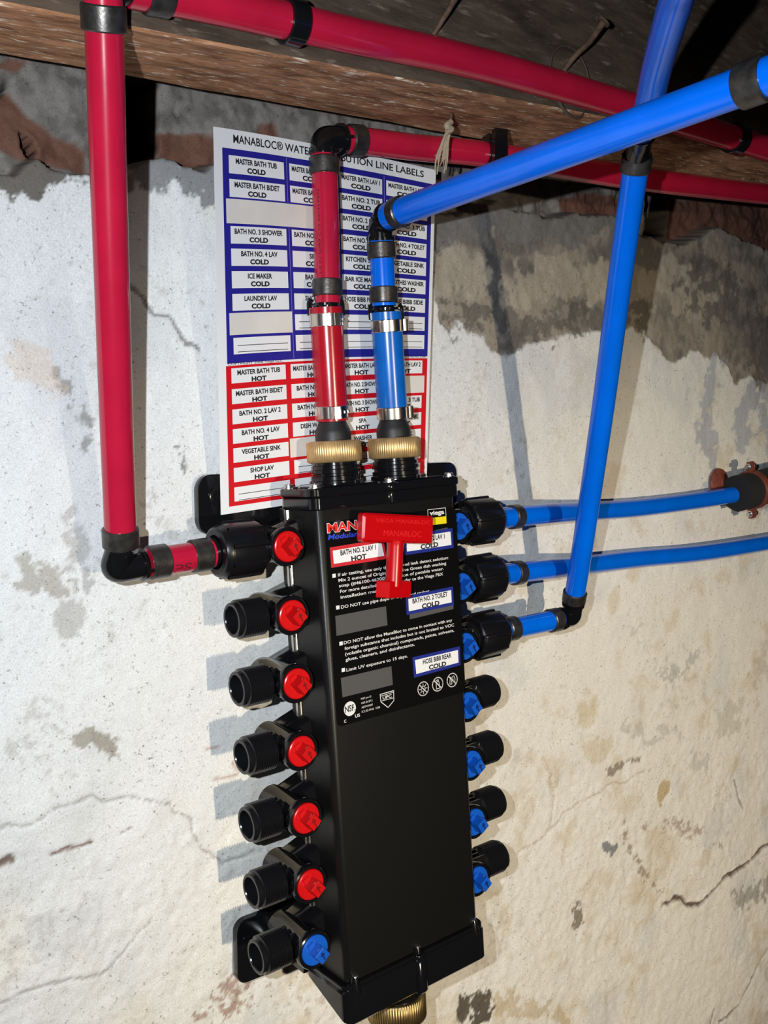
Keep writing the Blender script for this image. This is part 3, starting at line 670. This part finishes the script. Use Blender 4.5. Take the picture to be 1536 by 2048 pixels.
# ================================================================== PIPEWORK
def V(p): return Vector([float(c) for c in p])
def PX(px, py, D): return V(at(px, py, D))
class Path:
    """a smooth line through points; gives position and direction at arc length"""
    def __init__(s, pts, sub=14):
        P = [V(p) for p in pts]; Q = []
        if len(P) == 2: Q = [P[0].lerp(P[1], i/20) for i in range(21)]
        else:
            for i in range(len(P)-1):
                p0 = P[i-1] if i else P[0]*2-P[1]; p1 = P[i]; p2 = P[i+1]; p3 = P[i+2] if i+2 < len(P) else P[-1]*2-P[-2]
                for k in range(sub):
                    t = k/sub; Q.append(0.5*((2*p1)+(p2-p0)*t+(2*p0-5*p1+4*p2-p3)*t*t+(3*p1-p0-3*p2+p3)*t**3))
            Q.append(P[-1])
        s.Q = Q; s.L = [0]
        for a, b in zip(Q[:-1], Q[1:]): s.L.append(s.L[-1]+(b-a).length)
    def at(s, l):
        l = min(max(l, 0), s.L[-1])
        for i in range(len(s.Q)-1):
            if l <= s.L[i+1]+1e-9:
                t = (l-s.L[i])/max(1e-9, s.L[i+1]-s.L[i]); return s.Q[i].lerp(s.Q[i+1], t), (s.Q[i+1]-s.Q[i]).normalized()
        return s.Q[-1], (s.Q[-1]-s.Q[-2]).normalized()
    def near(s, p):                                     # arc length of the nearest point
        p = V(p); b = min(range(len(s.Q)), key=lambda i: (s.Q[i]-p).length); return s.L[b]
    def nearpx(s, px, py):
        d = V(ray(px, py)).normalized(); c = V(CAM); best = (1e9, 0)
        n = 300
        for i in range(n+1):
            l = s.L[-1]*i/n; q, _ = s.at(l); w = q-c; e = (w-d*w.dot(d)).length
            if e < best[0]: best = (e, l)
        return best[1]
def sleeve(p, l, w, r0, r1, m, name, parent, mod=None):
    """short ring around a path, centred at arc length l"""
    q, d = p.at(l); k = MB(); c = min(.8, (r1-r0)*.6)
    k.lathe(q-d*(w/2), d, [(0, r0-.3), (0, r1-c), (c, r1), (w-c, r1), (w, r1-c), (w, r0-.3)], 48, cap=False, mod=mod)
    return k.build(name, m, parent)
def crimp(p, l, r, parent, w=12.5):
    o = sleeve(p, l, w, r, r+1.7, MT['crimp'], 'crimp_ring', parent); return o
def pipe(name, pts, r, m, label, cat='pipe', rings=(), group=None, hollow=True, rw=12.5):
    p = Path(pts); th = thing(name, p.Q[0], label, cat, group)
    k = MB(); k.tube(p.Q, r, n=40, smooth=False, cap=True); k.build('tube', m, th)
    for (x, y) in rings: crimp(p, p.nearpx(x, y), r, th, rw)
    return th, p
def elbow(A, Cn, Bp, label, r=8.8):
    """moulded elbow from A round corner Cn to Bp, with barbed collars"""
    A, Cn, Bp = V(A), V(Cn), V(Bp); da = (A-Cn).normalized(); db = (Bp-Cn).normalized(); R = 6
    th = thing('pipe_elbow', Cn, label, 'elbow')
    pts = [Cn+da*(A-Cn).length]; 
    for k in range(9):
        t = k/8; pts.append((Cn+da*R)*(1-t)**2+Cn*2*t*(1-t)+(Cn+db*R)*t*t)
    pts.append(Bp)
    k = MB(); k.tube(pts, r, n=36, smooth=False)
    for q, d in ((A, da), (Bp, db)): k.lathe(q-d*1.2, d, [(-1.4, r), (-1.2, r+1.9), (1.0, r+1.9), (1.2, r*.8)], 36, cap=False)
    k.build('elbow_body', MT['black'], th)
    n_ = da.cross(db).normalized()
    for q, d in ((A, da), (Bp, db)):
        for s_ in (-1, 1):
            k = MB(); c = q-d*1.0+n_*s_*(r+1.4); k.lathe(c-d*2.0, d, [(0, 1.3), (5.5, 1.3), (6, .9)], 10)
            k.build('barb_lug', MT['black'], th)
    return th
def pipe_text(p, l0, l1, r, s, h, side, m, parent, bold=.0, flip=False):
    """lettering wrapped round a pipe between two arc lengths; side = direction from the axis to the middle of the writing"""
    k = MB()
    def fn(x, y):
        q, d = p.at(x if not flip else l0+l1-x); e = V(side); e = (e-d*e.dot(d)).normalized(); b = d.cross(e)
        if not flip: b = -b
        a = y/r; return q+(e*math.cos(a)+b*math.sin(a))*(r+.06)
    letter(k, s, l0, l1, -h/2, h, fn, bold); return k.build('printed_marking', m, parent)

# ---- threaded inlets, brass unions and tails on top of the manifold; brass nut below
def knurl(n): return lambda a, t: 1+.011*math.cos(n*a)
def union(x, lbl, name):
    k = MB(B); k.lathe((x, -50, 40.5), (0, 0, 1), [(0, 20.5), (3, 20.5), (3.6, 19.2), (6.5, 19.2), (7, 17.6), (8.5, 17.6), (9, 19.2), (11.5, 19.2), (12.2, 18.4), (14.5, 18.4), (15, 17), (18, 17)], 48)
    k.build('threaded_inlet', MT['black'], man)
    th = thing('brass_union', B(x, -50, 57), lbl, 'union nut')
    k = MB(B); k.lathe((x, -50, 57.5), (0, 0, 1), [(0, 16), (0, 19.2), (1.0, 20.9), (15.2, 20.9), (16.4, 19.4), (16.5, 14)], 420, mod=lambda a, t: 1+(.013*math.cos(70*a) if 1.0 <= t <= 15.2 else 0), cap=False)
    k.build('brass_nut', MT['brass'], th, ang=80)
    k = MB(B); k.lathe((x, -50, 70), (0, 0, 1), [(0, 13.8), (9, 13.9), (12, 13.4), (18.5, 10.5), (22, 10.2), (22, 4)], 44); k.build('tail_piece', MT['rubber'], th)
    return th
union(59.5, 'knurled brass union nut under the red sleeve on top of the manifold', 'r')
union(118.5, 'knurled brass union nut under the blue sleeve on top of the manifold', 'b')
bn = thing('brass_union', B(86.5, -50, -376), 'knurled brass nut screwed under the bottom end of the black manifold', 'union nut')
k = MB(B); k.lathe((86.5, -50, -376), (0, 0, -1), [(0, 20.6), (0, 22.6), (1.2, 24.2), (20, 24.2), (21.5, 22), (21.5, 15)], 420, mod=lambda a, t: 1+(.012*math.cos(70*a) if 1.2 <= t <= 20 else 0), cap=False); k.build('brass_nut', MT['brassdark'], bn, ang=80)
k = MB(B); k.lathe((86.5, -50, -390), (0, 0, -1), [(0, 15), (12, 15), (12, 4)], 36); k.build('tail_piece', MT['rubber'], bn)

def hose_clamp(p, l, r, parent, ear_side, w=9.6):
    q, d = p.at(l); o = sleeve(p, l, w, r, r+.75, MT['steel'], 'hose_clamp', parent)
    e = V(ear_side); e = (e-d*e.dot(d)).normalized(); b = d.cross(e)
    k = MB(); poly = [(-5.6, 0.2), (-4.2, 1.0), (-3.3, 3.4), (-2.2, 4.3), (2.2, 4.3), (3.3, 3.4), (4.2, 1.0), (5.6, .2), (3.9, -.4), (-3.9, -.4)]
    vs = []
    for t in (-w/2+.3, w/2-.3):
        for a, h in poly: vs.append(q+d*t+e*(r+.5+h)+b*a)
    n = len(poly); k.add(vs, [(i, (i+1) % n, n+(i+1) % n, n+i) for i in range(n)]+[tuple(range(n)), tuple(range(2*n-1, n-1, -1))])
    for a in (-.9,):                                      # pressed dimple and slots in the band
        for t in range(3):
            an = .62+t*.34; c = q+(e*math.cos(an)+b*math.sin(an))*(r+.8); u_ = (e*math.cos(an)+b*math.sin(an)); tt = u_.cross(d)
            k.add([c-d*1.1-tt*1.5, c+d*1.1-tt*1.5, c+d*1.1+tt*1.5, c-d*1.1+tt*1.5]+[c-d*.7-tt*1.0+u_*.8, c+d*.7-tt*1.0+u_*.8, c+d*.7+tt*1.0+u_*.8, c-d*.7+tt*1.0+u_*.8],
                  [(4, 5, 6, 7), (0, 1, 5, 4), (1, 2, 6, 5), (2, 3, 7, 6), (3, 0, 4, 7)])
    k.build('clamp_ear', MT['steel'], o); return o
def toCam(q): return V(CAM)-q

def riser(x, colname, sm, pm, pts, ringpx, clamppx, sl_top, ears, rs, rp, w1, w2):
    base = V(B(x, -50, 89.5)); topS = PX(*sl_top)
    th = thing('sleeve_tube', base, w1, 'tube'); p = Path([base, topS])
    k = MB(); n = 44
    k.tube(p.Q, rs, n=44, smooth=False); k.build('tube', sm, th)
    for (a, b), e in zip(clamppx, ears): hose_clamp(p, p.nearpx(a, b), rs, th, e)
    # black coupling between the sleeve and the pipe
    d = (topS-base).normalized(); P = [PX(*q) for q in pts]
    c = thing('pipe_coupling', topS, 'black barbed coupling between the %s sleeve and the %s pipe above it' % (colname, colname), 'coupling')
    k = MB(); k.tube([topS-d*6, P[0]+(P[0]-topS)*.2], rp-1.4, n=36, smooth=False)
    k.lathe(topS+d*1.5, d, [(0, rp-2), (0, rp+.6), (1.8, rp+.6), (1.8, rp-2)], 36, cap=False); k.build('coupling_body', MT['black'], c)
    for s_ in (-1, 1):
        k = MB(); sd = Vector((math.cos(.65), -math.sin(.65), 0))*s_; q = topS+sd*(rs+.3)
        k.box(0, 0, 0, 0, 0, 0); k.v = []; k.f = []
        k.tube([q-d*6, q+d*3, q+d*6-sd*2], 1.5, n=10); k.build('barb_lug', MT['black'], c)
    return p
pr = riser(59.5, 'red', MT['redsleeve'], MT['redpipe'], [(655.5, 608, 43.5)], None, ((661, 824), (651, 640)), (651.5, 615, 42), ((-.35, -1, 0), (-.1, -1, 0)), 12.4, 9.7,
      'wide red sleeve tube held by two steel clamps above the brass nut', '')
pb_ = riser(118.5, 'blue', MT['bluesleeve'], MT['bluepipe'], [(768, 613, 43)], None, ((790, 825), (776, 652)), (772, 624, 42.5), ((.9, -.75, 0), (.75, -.8, 0)), 12.2, 9.5,
      'wide blue sleeve tube held by two steel clamps above the brass nut', '')
rt, p_ = pipe('supply_pipe', [PX(655.5, 607, 43.5), PX(652, 440, 44), PX(648, 311, 44.5)], 9.7, MT['redpipe'],
     'short vertical crimson pipe in front of the label sheet, between black elbow and clamped sleeve', rings=((648.5, 332), (654, 576)))
pipe_text(p_, 10, 82, 9.7, "PEX 3/4 IN SDR9 CTS ASTM F876", 1.6, (-1, -.45, 0), MT['goo'], rt)
bt, p_ = pipe('supply_pipe', [PX(768, 612, 43), PX(766, 560, 43.5), PX(761.5, 482, 44)], 9.5, MT['bluepipe'],
     'short vertical blue pipe in front of the label sheet, between black elbow and clamped sleeve', rings=((762.5, 502), (767.5, 590)))
# elbows at the two tops
eR = PX(645, 279, 45); 
elbow(PX(647.5, 308, 44.5), eR, PX(684, 279, 45), 'black elbow joining the vertical crimson pipe to the lower crimson pipe under the joist', 9.6)
low = [PX(688, 279.5, 45), PX(740, 284, 47), PX(830, 295, 54), PX(950, 306, 68), PX(1100, 328, 86), PX(1230, 350, 98), PX(1350, 367, 104), PX(1536, 389, 100), PX(1640, 402, 96)]
lt, pl_ = pipe('supply_pipe', low, 9.9, MT['redpipe'], 'lower crimson pipe running right from the elbow along the bottom of the joist', rings=((712, 281),))
eB = PX(760, 447, 46)
P1, P2 = PX(776, 433, 60), PX(1460, 182, 345); dB = (P2-P1).normalized()
elbow(PX(761.3, 480, 44), eB, PX(775, 434, 58), 'black elbow joining the short blue pipe to the big blue pipe coming forward', 9.4)
bt2, pb2 = pipe('supply_pipe', [P1, P2, P1+dB*((P2-P1).length+120)], 10.0, MT['bluepipe'], 'bright blue pipe slanting from the elbow at the sheet to the top right corner', rings=((1509, 166),), rw=15)
q0, d0 = pb2.at(pb2.nearpx(800, 421)); sleeve(pb2, pb2.nearpx(797, 424), 9, 10, 11.7, MT['crimp'], 'crimp_ring', bt2)

# ---- left crimson drop to the first hot port
nutR = 20.3
def rib(a, t, n=9): return 1+(.07 if (a*n/(2*math.pi)) % 1 < .17 else 0)
def comp_nut(x, z, sgn, lbl):
    th = thing('compression_nut', B(x, -49, z), lbl, 'compression nut')
    k = MB(B); k.lathe((x, -49, z), (sgn, 0, 0), [(0, 14.3), (0, 17.6), (1.2, 19.0), (3, 19.6), (28, 19.8), (29, 19.6)], 144, mod=rib, cap=False)
    k.lathe((x, -49, z), (sgn, 0, 0), [(28.8, 19.5), (30, 19.4), (33.5, 17.6), (34.2, 16.2), (34.2, 12.4), (31, 12.0), (24, 11.8), (24, 8)], 64, cap=False)
    k.build('nut_body', MT['nut'], th, ang=25)
    k = MB(B); k.lathe((x, -49, z), (sgn, 0, 0), [(20, 8.2), (39.5, 8.2)], 32); k.lathe((x, -49, z), (sgn, 0, 0), [(34.5, 8), (34.5, 10.6), (37, 10.6), (37, 8)], 32, cap=False); k.build('barbed_insert', MT['black'], th)
    return th
comp_nut(-12.5, 0, -1, 'ribbed black nut on the top left port beside the crimson pipe stub')
comp_nut(190, -1.8, 1, 'ribbed black nut on the topmost of the right hand ports')
comp_nut(190, -51.8, 1, 'ribbed black nut on the second right hand port from the top')
comp_nut(190, -101.8, 1, 'ribbed black nut on the third right hand port, joined to a short blue stub')
s0, s1 = B(-49.5, -49, -.5), B(-97, -49, -1.5)
st_, ps = pipe('port_stub_pipe', [s0, s1], 10.0, MT['redpipe'], 'short horizontal crimson pipe stub between the black elbow and the ribbed nut', rings=(), rw=12)
for l in (9.0, 40.5): crimp(ps, l, 10.0, st_, 13.5)
pipe_text(ps, 13.5, 35.5, 10.0, "iPSi.", 7.0, (0, -.85, -.55), MT['printred'], st_, flip=True)
ec = V(B(-121, -49, -3.2))
elbow(B(-100, -49, -1.8), ec, PX(242.5, 1093, 47), 'black elbow at the bottom left end of the long crimson pipe', 9.4)
left = [PX(242, 1090, 47.5), PX(233, 850, 68), PX(225, 600, 90), PX(217, 350, 111), PX(210, 110, 133), PX(205, -30, 146)]
lp, pL = pipe('drop_pipe', left, 10.2, MT['redpipe'], 'long vertical crimson pipe hanging in front of the wall at far left', rings=((239, 1074), (208, 36)), rw=13)
top_ = [PX(255, -27, JF+12), PX(420, 6, JF+12), PX(650, 59, JF+12), PX(968, 130, JF+12), PX(1268, 215, JF+12), PX(1480, 280, JF+12), PX(1640, 330, JF+12)]
up, pU = pipe('overhead_pipe', top_, 10.6, MT['redpipe'], 'upper crimson pipe clipped along the dark face of the joist', rings=((312, -12),), rw=14)
elbow(PX(204.5, -34, 146.5), PX(202, -62, 150), PX(248, -30, JF+12), 'black elbow linking the left vertical crimson pipe to the upper crimson pipe', 9.4)

# ---- blue pipes on the right
a, b = B(225.5, -49, -1.8), B(225.5, -49, -51.8)
pipe('branch_pipe', [a, PX(1100, 1027, 32), PX(1180, 1022, 17), PX(1280, 1015, 13), PX(1400, 1000, 13.5), PX(1482, 987, 19)], 9.4, MT['bluepipe'],
     'upper horizontal blue pipe crossing the wall to the black insulation end', rings=((1028, 1034),), rw=11)
pipe('branch_pipe', [b, PX(1100, 1138, 32), PX(1180, 1129, 17), PX(1280, 1117, 13), PX(1408, 1105, 13.5), PX(1536, 1085, 13.5), PX(1640, 1066, 14)], 9.4, MT['bluepipe'],
     'lower horizontal blue pipe crossing the wall and leaving at the right edge', rings=((1034, 1148),), rw=11)
s3, ps3 = pipe('port_stub_pipe', [B(225.5, -49, -101.8), B(303, -49, -103.6)], 9.4, MT['bluepipe'], 'short blue pipe stub between the third right hand nut and the black elbow')
for l in (13, 70): crimp(ps3, l, 9.4, s3, 12)
elbow(B(306, -49, -103.7), B(321.5, -49, -105), PX(1147, 1205, 52), 'black elbow below the slanting blue pipe at right', 8.8)
br = [PX(1147.5, 1202, 52), PX(1163, 1107, 70), PX(1204, 830, 116), PX(1241, 550, 156), PX(1272, 330, 188)]
rp_, pR = pipe('drop_pipe', br, 9.5, MT['bluepipe'], 'long slanting blue pipe in front of the wall right of the manifold', rings=((1149, 1192), (1276, 312)), rw=11)
pipe_text(pR, 60, 340, 9.5, "NSF-pw  PEX 1/2 SDR9 CTS ASTM F876  100PSI @ 180F  160PSI @ 73F  MADE IN USA", 2.2, (.75, -.8, 0), MT['printblue'], rp_)
bu = [PX(1283, 268, 210), PX(1300, 200, 232), PX(1318, 120, 264), PX(1350, 10, 311), PX(1366, -40, 332)]
rb_, pBU = pipe('overhead_pipe', bu, 9.5, MT['bluepipe'], 'dusty blue pipe rising forward past the joist at top right', rings=())
elbow(PX(1273.5, 318, 190), PX(1279, 290, 200), PX(1284, 262, 212), 'black elbow atop the slanting blue pipe, mostly behind the big blue pipe', 8.8)

# ---- pipe clips on the joist
def clip(p, px, py, r, to, label, w=11, screw=False):
    l = p.nearpx(px, py); q, d = p.at(l); th = thing('pipe_clip', q, label, 'pipe clip')
    k = MB(); k.lathe(q-d*w/2, d, [(0, r), (0, r+2.0), (.6, r+2.6), (w-.6, r+2.6), (w, r+2.0), (w, r)], 40, cap=False)
    k.build('clip_band', MT['black'], th)
    t = V(to); t = (t-d*t.dot(d)).normalized(); b_ = d.cross(t); k = MB()
    vs = []
    for dd in (-w/2+.5, w/2-.5):
        for tt, bb in ((r+.2, -8), (r+.2, 8), (r+5, 5), (r+5, -5)): vs.append(q+d*dd+t*tt+b_*bb)
    k.add(vs, [(0, 1, 2, 3), (7, 6, 5, 4), (0, 4, 5, 1), (1, 5, 6, 2), (2, 6, 7, 3), (3, 7, 4, 0)])
    if screw:
        vs = []
        for dd in (-w/2+.5, w/2-.5):
            for tt, bb in ((r+6, screw*(r+1)), (r+6, screw*(r+7)), (-r-1, screw*(r+7)), (-r-4, screw*(r+3)), (-r+1, screw*(r+.5))): vs.append(q+d*dd+t*tt+b_*bb)
        k.add(vs, [(0, 1, 2, 3, 4), (9, 8, 7, 6, 5)]+[(i, (i+1) % 5, 5+(i+1) % 5, 5+i) for i in range(5)])
    k.build('clip_foot', MT['black'], th)
    if screw:
        k = MB(); k.lathe(q+b_*screw*(r+4)-t*(r+3), -t, [(0, 3.4), (1.5, 3.2), (2.4, 2), (2.4, .3)], 20, cap=False); k.build('screw', MT['zinc'], th)
    return th
clip(pU, 588, 44, 10.6, (0, 1, 0), 'black clip holding the upper crimson pipe near the top centre of the joist', 12)
clip(pU, 1470, 277, 10.6, (0, 1, 0), 'black clip holding the upper crimson pipe near the right edge', 12)
clip(pl_, 984, 311, 9.9, (0, 0, 1), 'black clip with a shiny screw holding the lower crimson pipe under the joist', 12, screw=1)

# ---- insulated end and its red painted clamp at the far right
fo = thing('pipe_insulation', PX(1478, 987, 22), 'thick black foam insulation tube around the blue pipe end at the right edge', 'pipe insulation')
fp = Path([PX(1474, 987, 24), PX(1510, 978, 25), PX(1570, 962, 26), PX(1660, 940, 26)])
k = MB(); k.tube(fp.Q, 21, n=44, smooth=False); k.build('foam_tube', MT['foam'], fo)
cl = thing('split_clamp', PX(1500, 980, 26), 'rust red painted split clamp around the black insulated pipe end', 'pipe clamp')
l = fp.nearpx(1503, 980); q, d = fp.at(l)
sleeve(fp, l, 9, 21, 23.2, MT['clampred'], 'clamp_band', cl)
upv = Vector((0, 0, 1)); upv = (upv-d*upv.dot(d)).normalized(); bb = d.cross(upv)
for s_ in (1, -1):
    k = MB(); vs = []
    for dd in (-5, 5):
        for tt, w_ in ((21.5, -6), (21.5, 6), (31, 5), (33.5, 3), (33.5, -3), (31, -5)): vs.append(q+upv*s_*tt+d*(dd)+bb*w_*.5)
    k.add(vs, [tuple(range(6)), tuple(range(11, 5, -1))]+[(i, (i+1) % 6, 6+(i+1) % 6, 6+i) for i in range(6)])
    ear = k.build('clamp_ear', MT['clampred'], cl)
    k = MB(); c = q+upv*s_*28
    k.lathe(c-d*9, d, [(0, 2.4), (3.6, 2.4), (3.8, 4.0), (5, 4.0), (5, 1.5), (13, 1.5), (13, 3.6), (16, 3.6)], 12); k.build('bolt', MT['zinc'], ear)
pt = thing('ceiling_plate', PX(1432, 967, 5), 'round rust red plate on the wall behind the blue pipe near the insulation', 'plate')
k = MB(); c = PX(1433, 966, 0); k.lathe((c.x, -2.2, c.z), (0, -1, 0), [(0, 17.5), (2, 17), (3.6, 14), (4.4, 6), (4.4, 1)], 36); k.build('plate_disc', MT['clampred'], pt)

# ---- nails, wire ring and twine on the joist
def nail(pts, r, label, head=None):
    th = thing('bent_nail', pts[0], label, 'nail'); p = Path(pts)
    k = MB(); k.tube(p.Q, [r*.75+r*.25*i/len(p.Q) for i in range(len(p.Q))], n=12, smooth=False); k.build('shank', MT['rust'], th)
    if head:
        q, d = p.at(p.L[-1]); k = MB(); k.lathe(q-d*1.0, d, [(0, r), (.3, head), (1.6, head*1.02), (2.0, head*.7)], 16); k.build('nail_head', MT['rust'], th)
    return th
nail([PX(1124, 146, JF), PX(1150, 112, JF+10), PX(1180, 82, JF+17), PX(1207, 44, JF+24)], 2.6, 'rusty bent nail with a wide head sticking out above the upper crimson pipe', 5.2)
nail([PX(866, 70, JF), PX(890, 32, JF+8), PX(916, -12, JF+15)], 2.2, 'rusty bent nail at the top centre edge above the crimson pipe', 4.0)
c = PX(1136, 166, JF)
wr = MB(); N = 40
ring = []
for i in range(N+1):
    a = 2*math.pi*i/N; ring.append(Vector((c.x+22*math.cos(a)-3*math.sin(a), -JF-2.4-1.0*math.sin(a*2), c.z+25.5*math.sin(a))))
wr.tube(ring, [.55+.7*max(0, -math.cos(2*math.pi*i/N-.7)) for i in range(N+1)], n=10, smooth=False)
tag(wr.build('wire_ring', MT['wire']), 'thin old brown ring on the joist face beside the bent nail', 'ring')
tn = nail([PX(903, 226, 96), PX(900, 250, 90), PX(898, 266, 86)], 1.5, 'small rusty nail under the joist wrapped with frayed twine')
tw = MB(); rr = random.Random(4)
tw.tube([PX(902, 244, 95), PX(893, 252, 96), PX(903, 258, 95), PX(894, 263, 94)], 2.2, n=8)
for k_ in range(22):
    dx = rr.uniform(-1, 1); e = rr.uniform(-1, 1)
    y1 = rr.uniform(300, 352)
    tw.tube([PX(899+dx*3, 256, 90), PX(894+dx*6, 272, 89+rr.uniform(-1, 2)), PX(889+dx*7+e*3, 292, 87+rr.uniform(0, 2)), PX(884+dx*9+e*6, min(y1, 318), 85), PX(881+dx*7+e*8, y1, 80)], rr.uniform(.35, .75), n=6, sub=3)
tag(tw.build('twine_tuft', MT['twine'], smooth=True), 'frayed tan twine hanging from the small nail over the lower crimson pipe', 'twine')

# ================================================================== the sheet of labels behind the supply pipes
TL, TR, TM, BL, BR = at(427, 253, 62), at(872, 340, 20), at(640, 290.5, 32), at(442, 1030, 15), at(853, 968, 12.5)
CMID = 2*TM-.5*TL-.5*TR
def SH(u, v, off=0.0):
    t = (1-u)**2*TL+2*u*(1-u)*CMID+u*u*TR; b = (1-u)*BL+u*BR; p = (1-v)*t+v*b
    return p+np.array([.12, -.99, 0])*off
sh = thing('label_sheet', at(640, 1000, 20), 'white sheet of blue and red bordered line labels behind the pipes on the wall', 'label sheet')
k = MB(); nu, nv = 24, 12
k.add([SH(i/nu, j/nv, 0) for j in range(nv+1) for i in range(nu+1)]+[SH(i/nu, j/nv, -.35) for j in range(nv+1) for i in range(nu+1)], [], raw=True)
nn = (nu+1)*(nv+1)
for j in range(nv):
    for i in range(nu):
        a = j*(nu+1)+i; k.f.append((a, a+1, a+nu+2, a+nu+1)); k.f.append((nn+a, nn+a+nu+1, nn+a+nu+2, nn+a+1))
bd = [i for i in range(nu+1)]+[j*(nu+1)+nu for j in range(1, nv+1)]+[nv*(nu+1)+i for i in range(nu-1, -1, -1)]+[j*(nu+1) for j in range(nv-1, 0, -1)]
for i in range(len(bd)): a, b = bd[i], bd[(i+1) % len(bd)]; k.f.append((a, nn+a, nn+b, b))
k.build('paper', MT['paper'], sh)
def panel(mb, u0, u1, v0, v1, off, tl=0):
    n = max(2, int((u1-u0)*24)); ring = []
    m_ = max(1, int((v1-v0)*12)); vs = []; fs = []
    for j in range(m_+1):
        for i in range(n+1): vs.append(SH(u0+(u1-u0)*i/n, v0+(v1-v0)*j/m_, off))
    for j in range(m_):
        for i in range(n): a = j*(n+1)+i; fs.append((a, a+1, a+n+2, a+n+1))
    mb.add(vs, fs, raw=True)
kb = MB(); panel(kb, .040, .985, .046, .586, .10); kb.build('blue_border', MT['inkblue'], sh)
kr = MB(); panel(kr, .034, .985, .592, .980, .10); kr.build('red_border', MT['inkred'], sh)
cB = [(.070, .330), (.355, .560), (.581, .770), (.788, .967)]; cR = [(.057, .303), (.326, .545), (.566, .755), (.775, .960)]
vB = [.062, .119, .176, .234, .290, .347, .405, .462, .519]; vR = [.599, .655, .710, .764, .817, .872, .927]
blue = [["MASTER BATH TUB", "MASTER BATH BIDET", None, "BATH NO. 3 SHOWER", "BATH NO. 4 LAV", "ICE MAKER", "LAUNDRY LAV", None, ""],
        ["MASTER BATH SHOWER", "MASTER BATH TOILET", None, "BATH NO. 3 TOILET", "SINK", "BAR SINK", "SHOP LAV", "", ""],
        ["MASTER BATH LAV 1", "BATH NO. 2 TUB", "BATH NO. 2 LAV 2", "BATH NO. 3 LAV", "KITCHEN SINK", "BAR ICE MAKER", "HOSE BIBB FRONT", "", ""],
        ["MASTER BATH LAV 2", "BATH NO. 2 SHOWER", "BATH NO. 3 TUB", "BATH NO. 4 TOILET", "VEGETABLE SINK", "CLOTHES WASHER", "HOSE BIBB SIDE", "", ""]]
red = [["MASTER BATH TUB", "MASTER BATH BIDET", "BATH NO. 2 LAV 2", "BATH NO. 4 LAV", "VEGETABLE SINK", "SHOP LAV", ""],
       ["MASTER BATH SHOWER", "BATH NO. 2 TUB", "BATH NO. 3 LAV", "DISH WASHER", None, "", ""],
       ["MASTER BATH LAV 1", "BATH NO. 2 SHOWER", "BATH NO. 3 SHOWER", "SPA", "WASHER", "", ""],
       ["MASTER BATH LAV 2", None, "BATH NO. 3 TUB", "KITCHEN SINK", "BAR SINK", "", ""]]
PWm, PHm = 216.0, 264.0
cells = []; ink = MB(); 
def sheet_text(s, uc, vb, h, bold, cond, umax=None):
    w_ = textw(s, h, bold, cond)/PWm
    if umax and w_ > umax: w_ = umax
    fn = lambda x, y: SH(x/PWm, vb-y/PHm, .42)
    letter(ink, s, (uc-w_/2)*PWm, (uc+w_/2)*PWm, 0.0, h, fn, bold)
field = MB()
for cols, vs_, tab, word, ch in ((cB, vB, blue, "COLD", .0435), (cR, vR, red, "HOT", .0405)):
    for ci, (u0, u1) in enumerate(cols):
        for ri, v0 in enumerate(vs_):
            s = tab[ci][ri]
            if s is None:
                peel = MB()
                if word == "COLD" and ri == 2 and ci == 0: panel(peel, .052, .565, v0-.009, v0+ch+.008, .26)
                elif word == "COLD" and ri == 2: pass
                else: panel(peel, u0-.016, u1+.012, v0-.008, v0+ch+.006, .26)
                if peel.v: peel.build('peeled_gap', MT['peel'], sh)
                continue
            panel(field, u0, u1, v0, v0+ch, .24)
            uc = (u0+u1)/2
            if s:
                sheet_text(s, uc, v0+.0188, 3.35, .034, 1.02, (u1-u0)*.90); sheet_text(word, uc, v0+.0388, 3.15, .050, 1.50)
            else:
                for vv in (.020, .037): panel(ink, u0+.018, u1-.012, v0+vv, v0+vv+.0018, .42)
field.build('label_field', MT['paper'], sh)
# thin white rules between the columns
rl = MB()
for u, a, b in ((.343, .05, .165), (.343, .23, .583), (.571, .05, .583), (.779, .05, .583)): panel(rl, u-.0012, u+.0012, a, b, .2)
rl.build('column_rule', mat('pale_rule', srgb(120, 118, 190), .5), sh)
fn = lambda x, y: SH(x/PWm, .0315+.000*x-y/PHm, .42)
letter(ink, "MANABLOC\u00ae WATER DISTRIBUTION LINE LABELS", .094*PWm, .948*PWm, 0, 5.2, fn, .014)
letter(ink, "COPYRIGHT 2008 Viega LLC", .042*PWm, .29*PWm, 0, 1.7, lambda x, y: SH(x/PWm, .5905-y/PHm, .42), .0)
letter(ink, "CLTP07VS 2.06", .865*PWm, .975*PWm, 0, 1.7, lambda x, y: SH(x/PWm, .5905-y/PHm, .42), .0)
ink.build('printed_text', MT['ink'], sh)
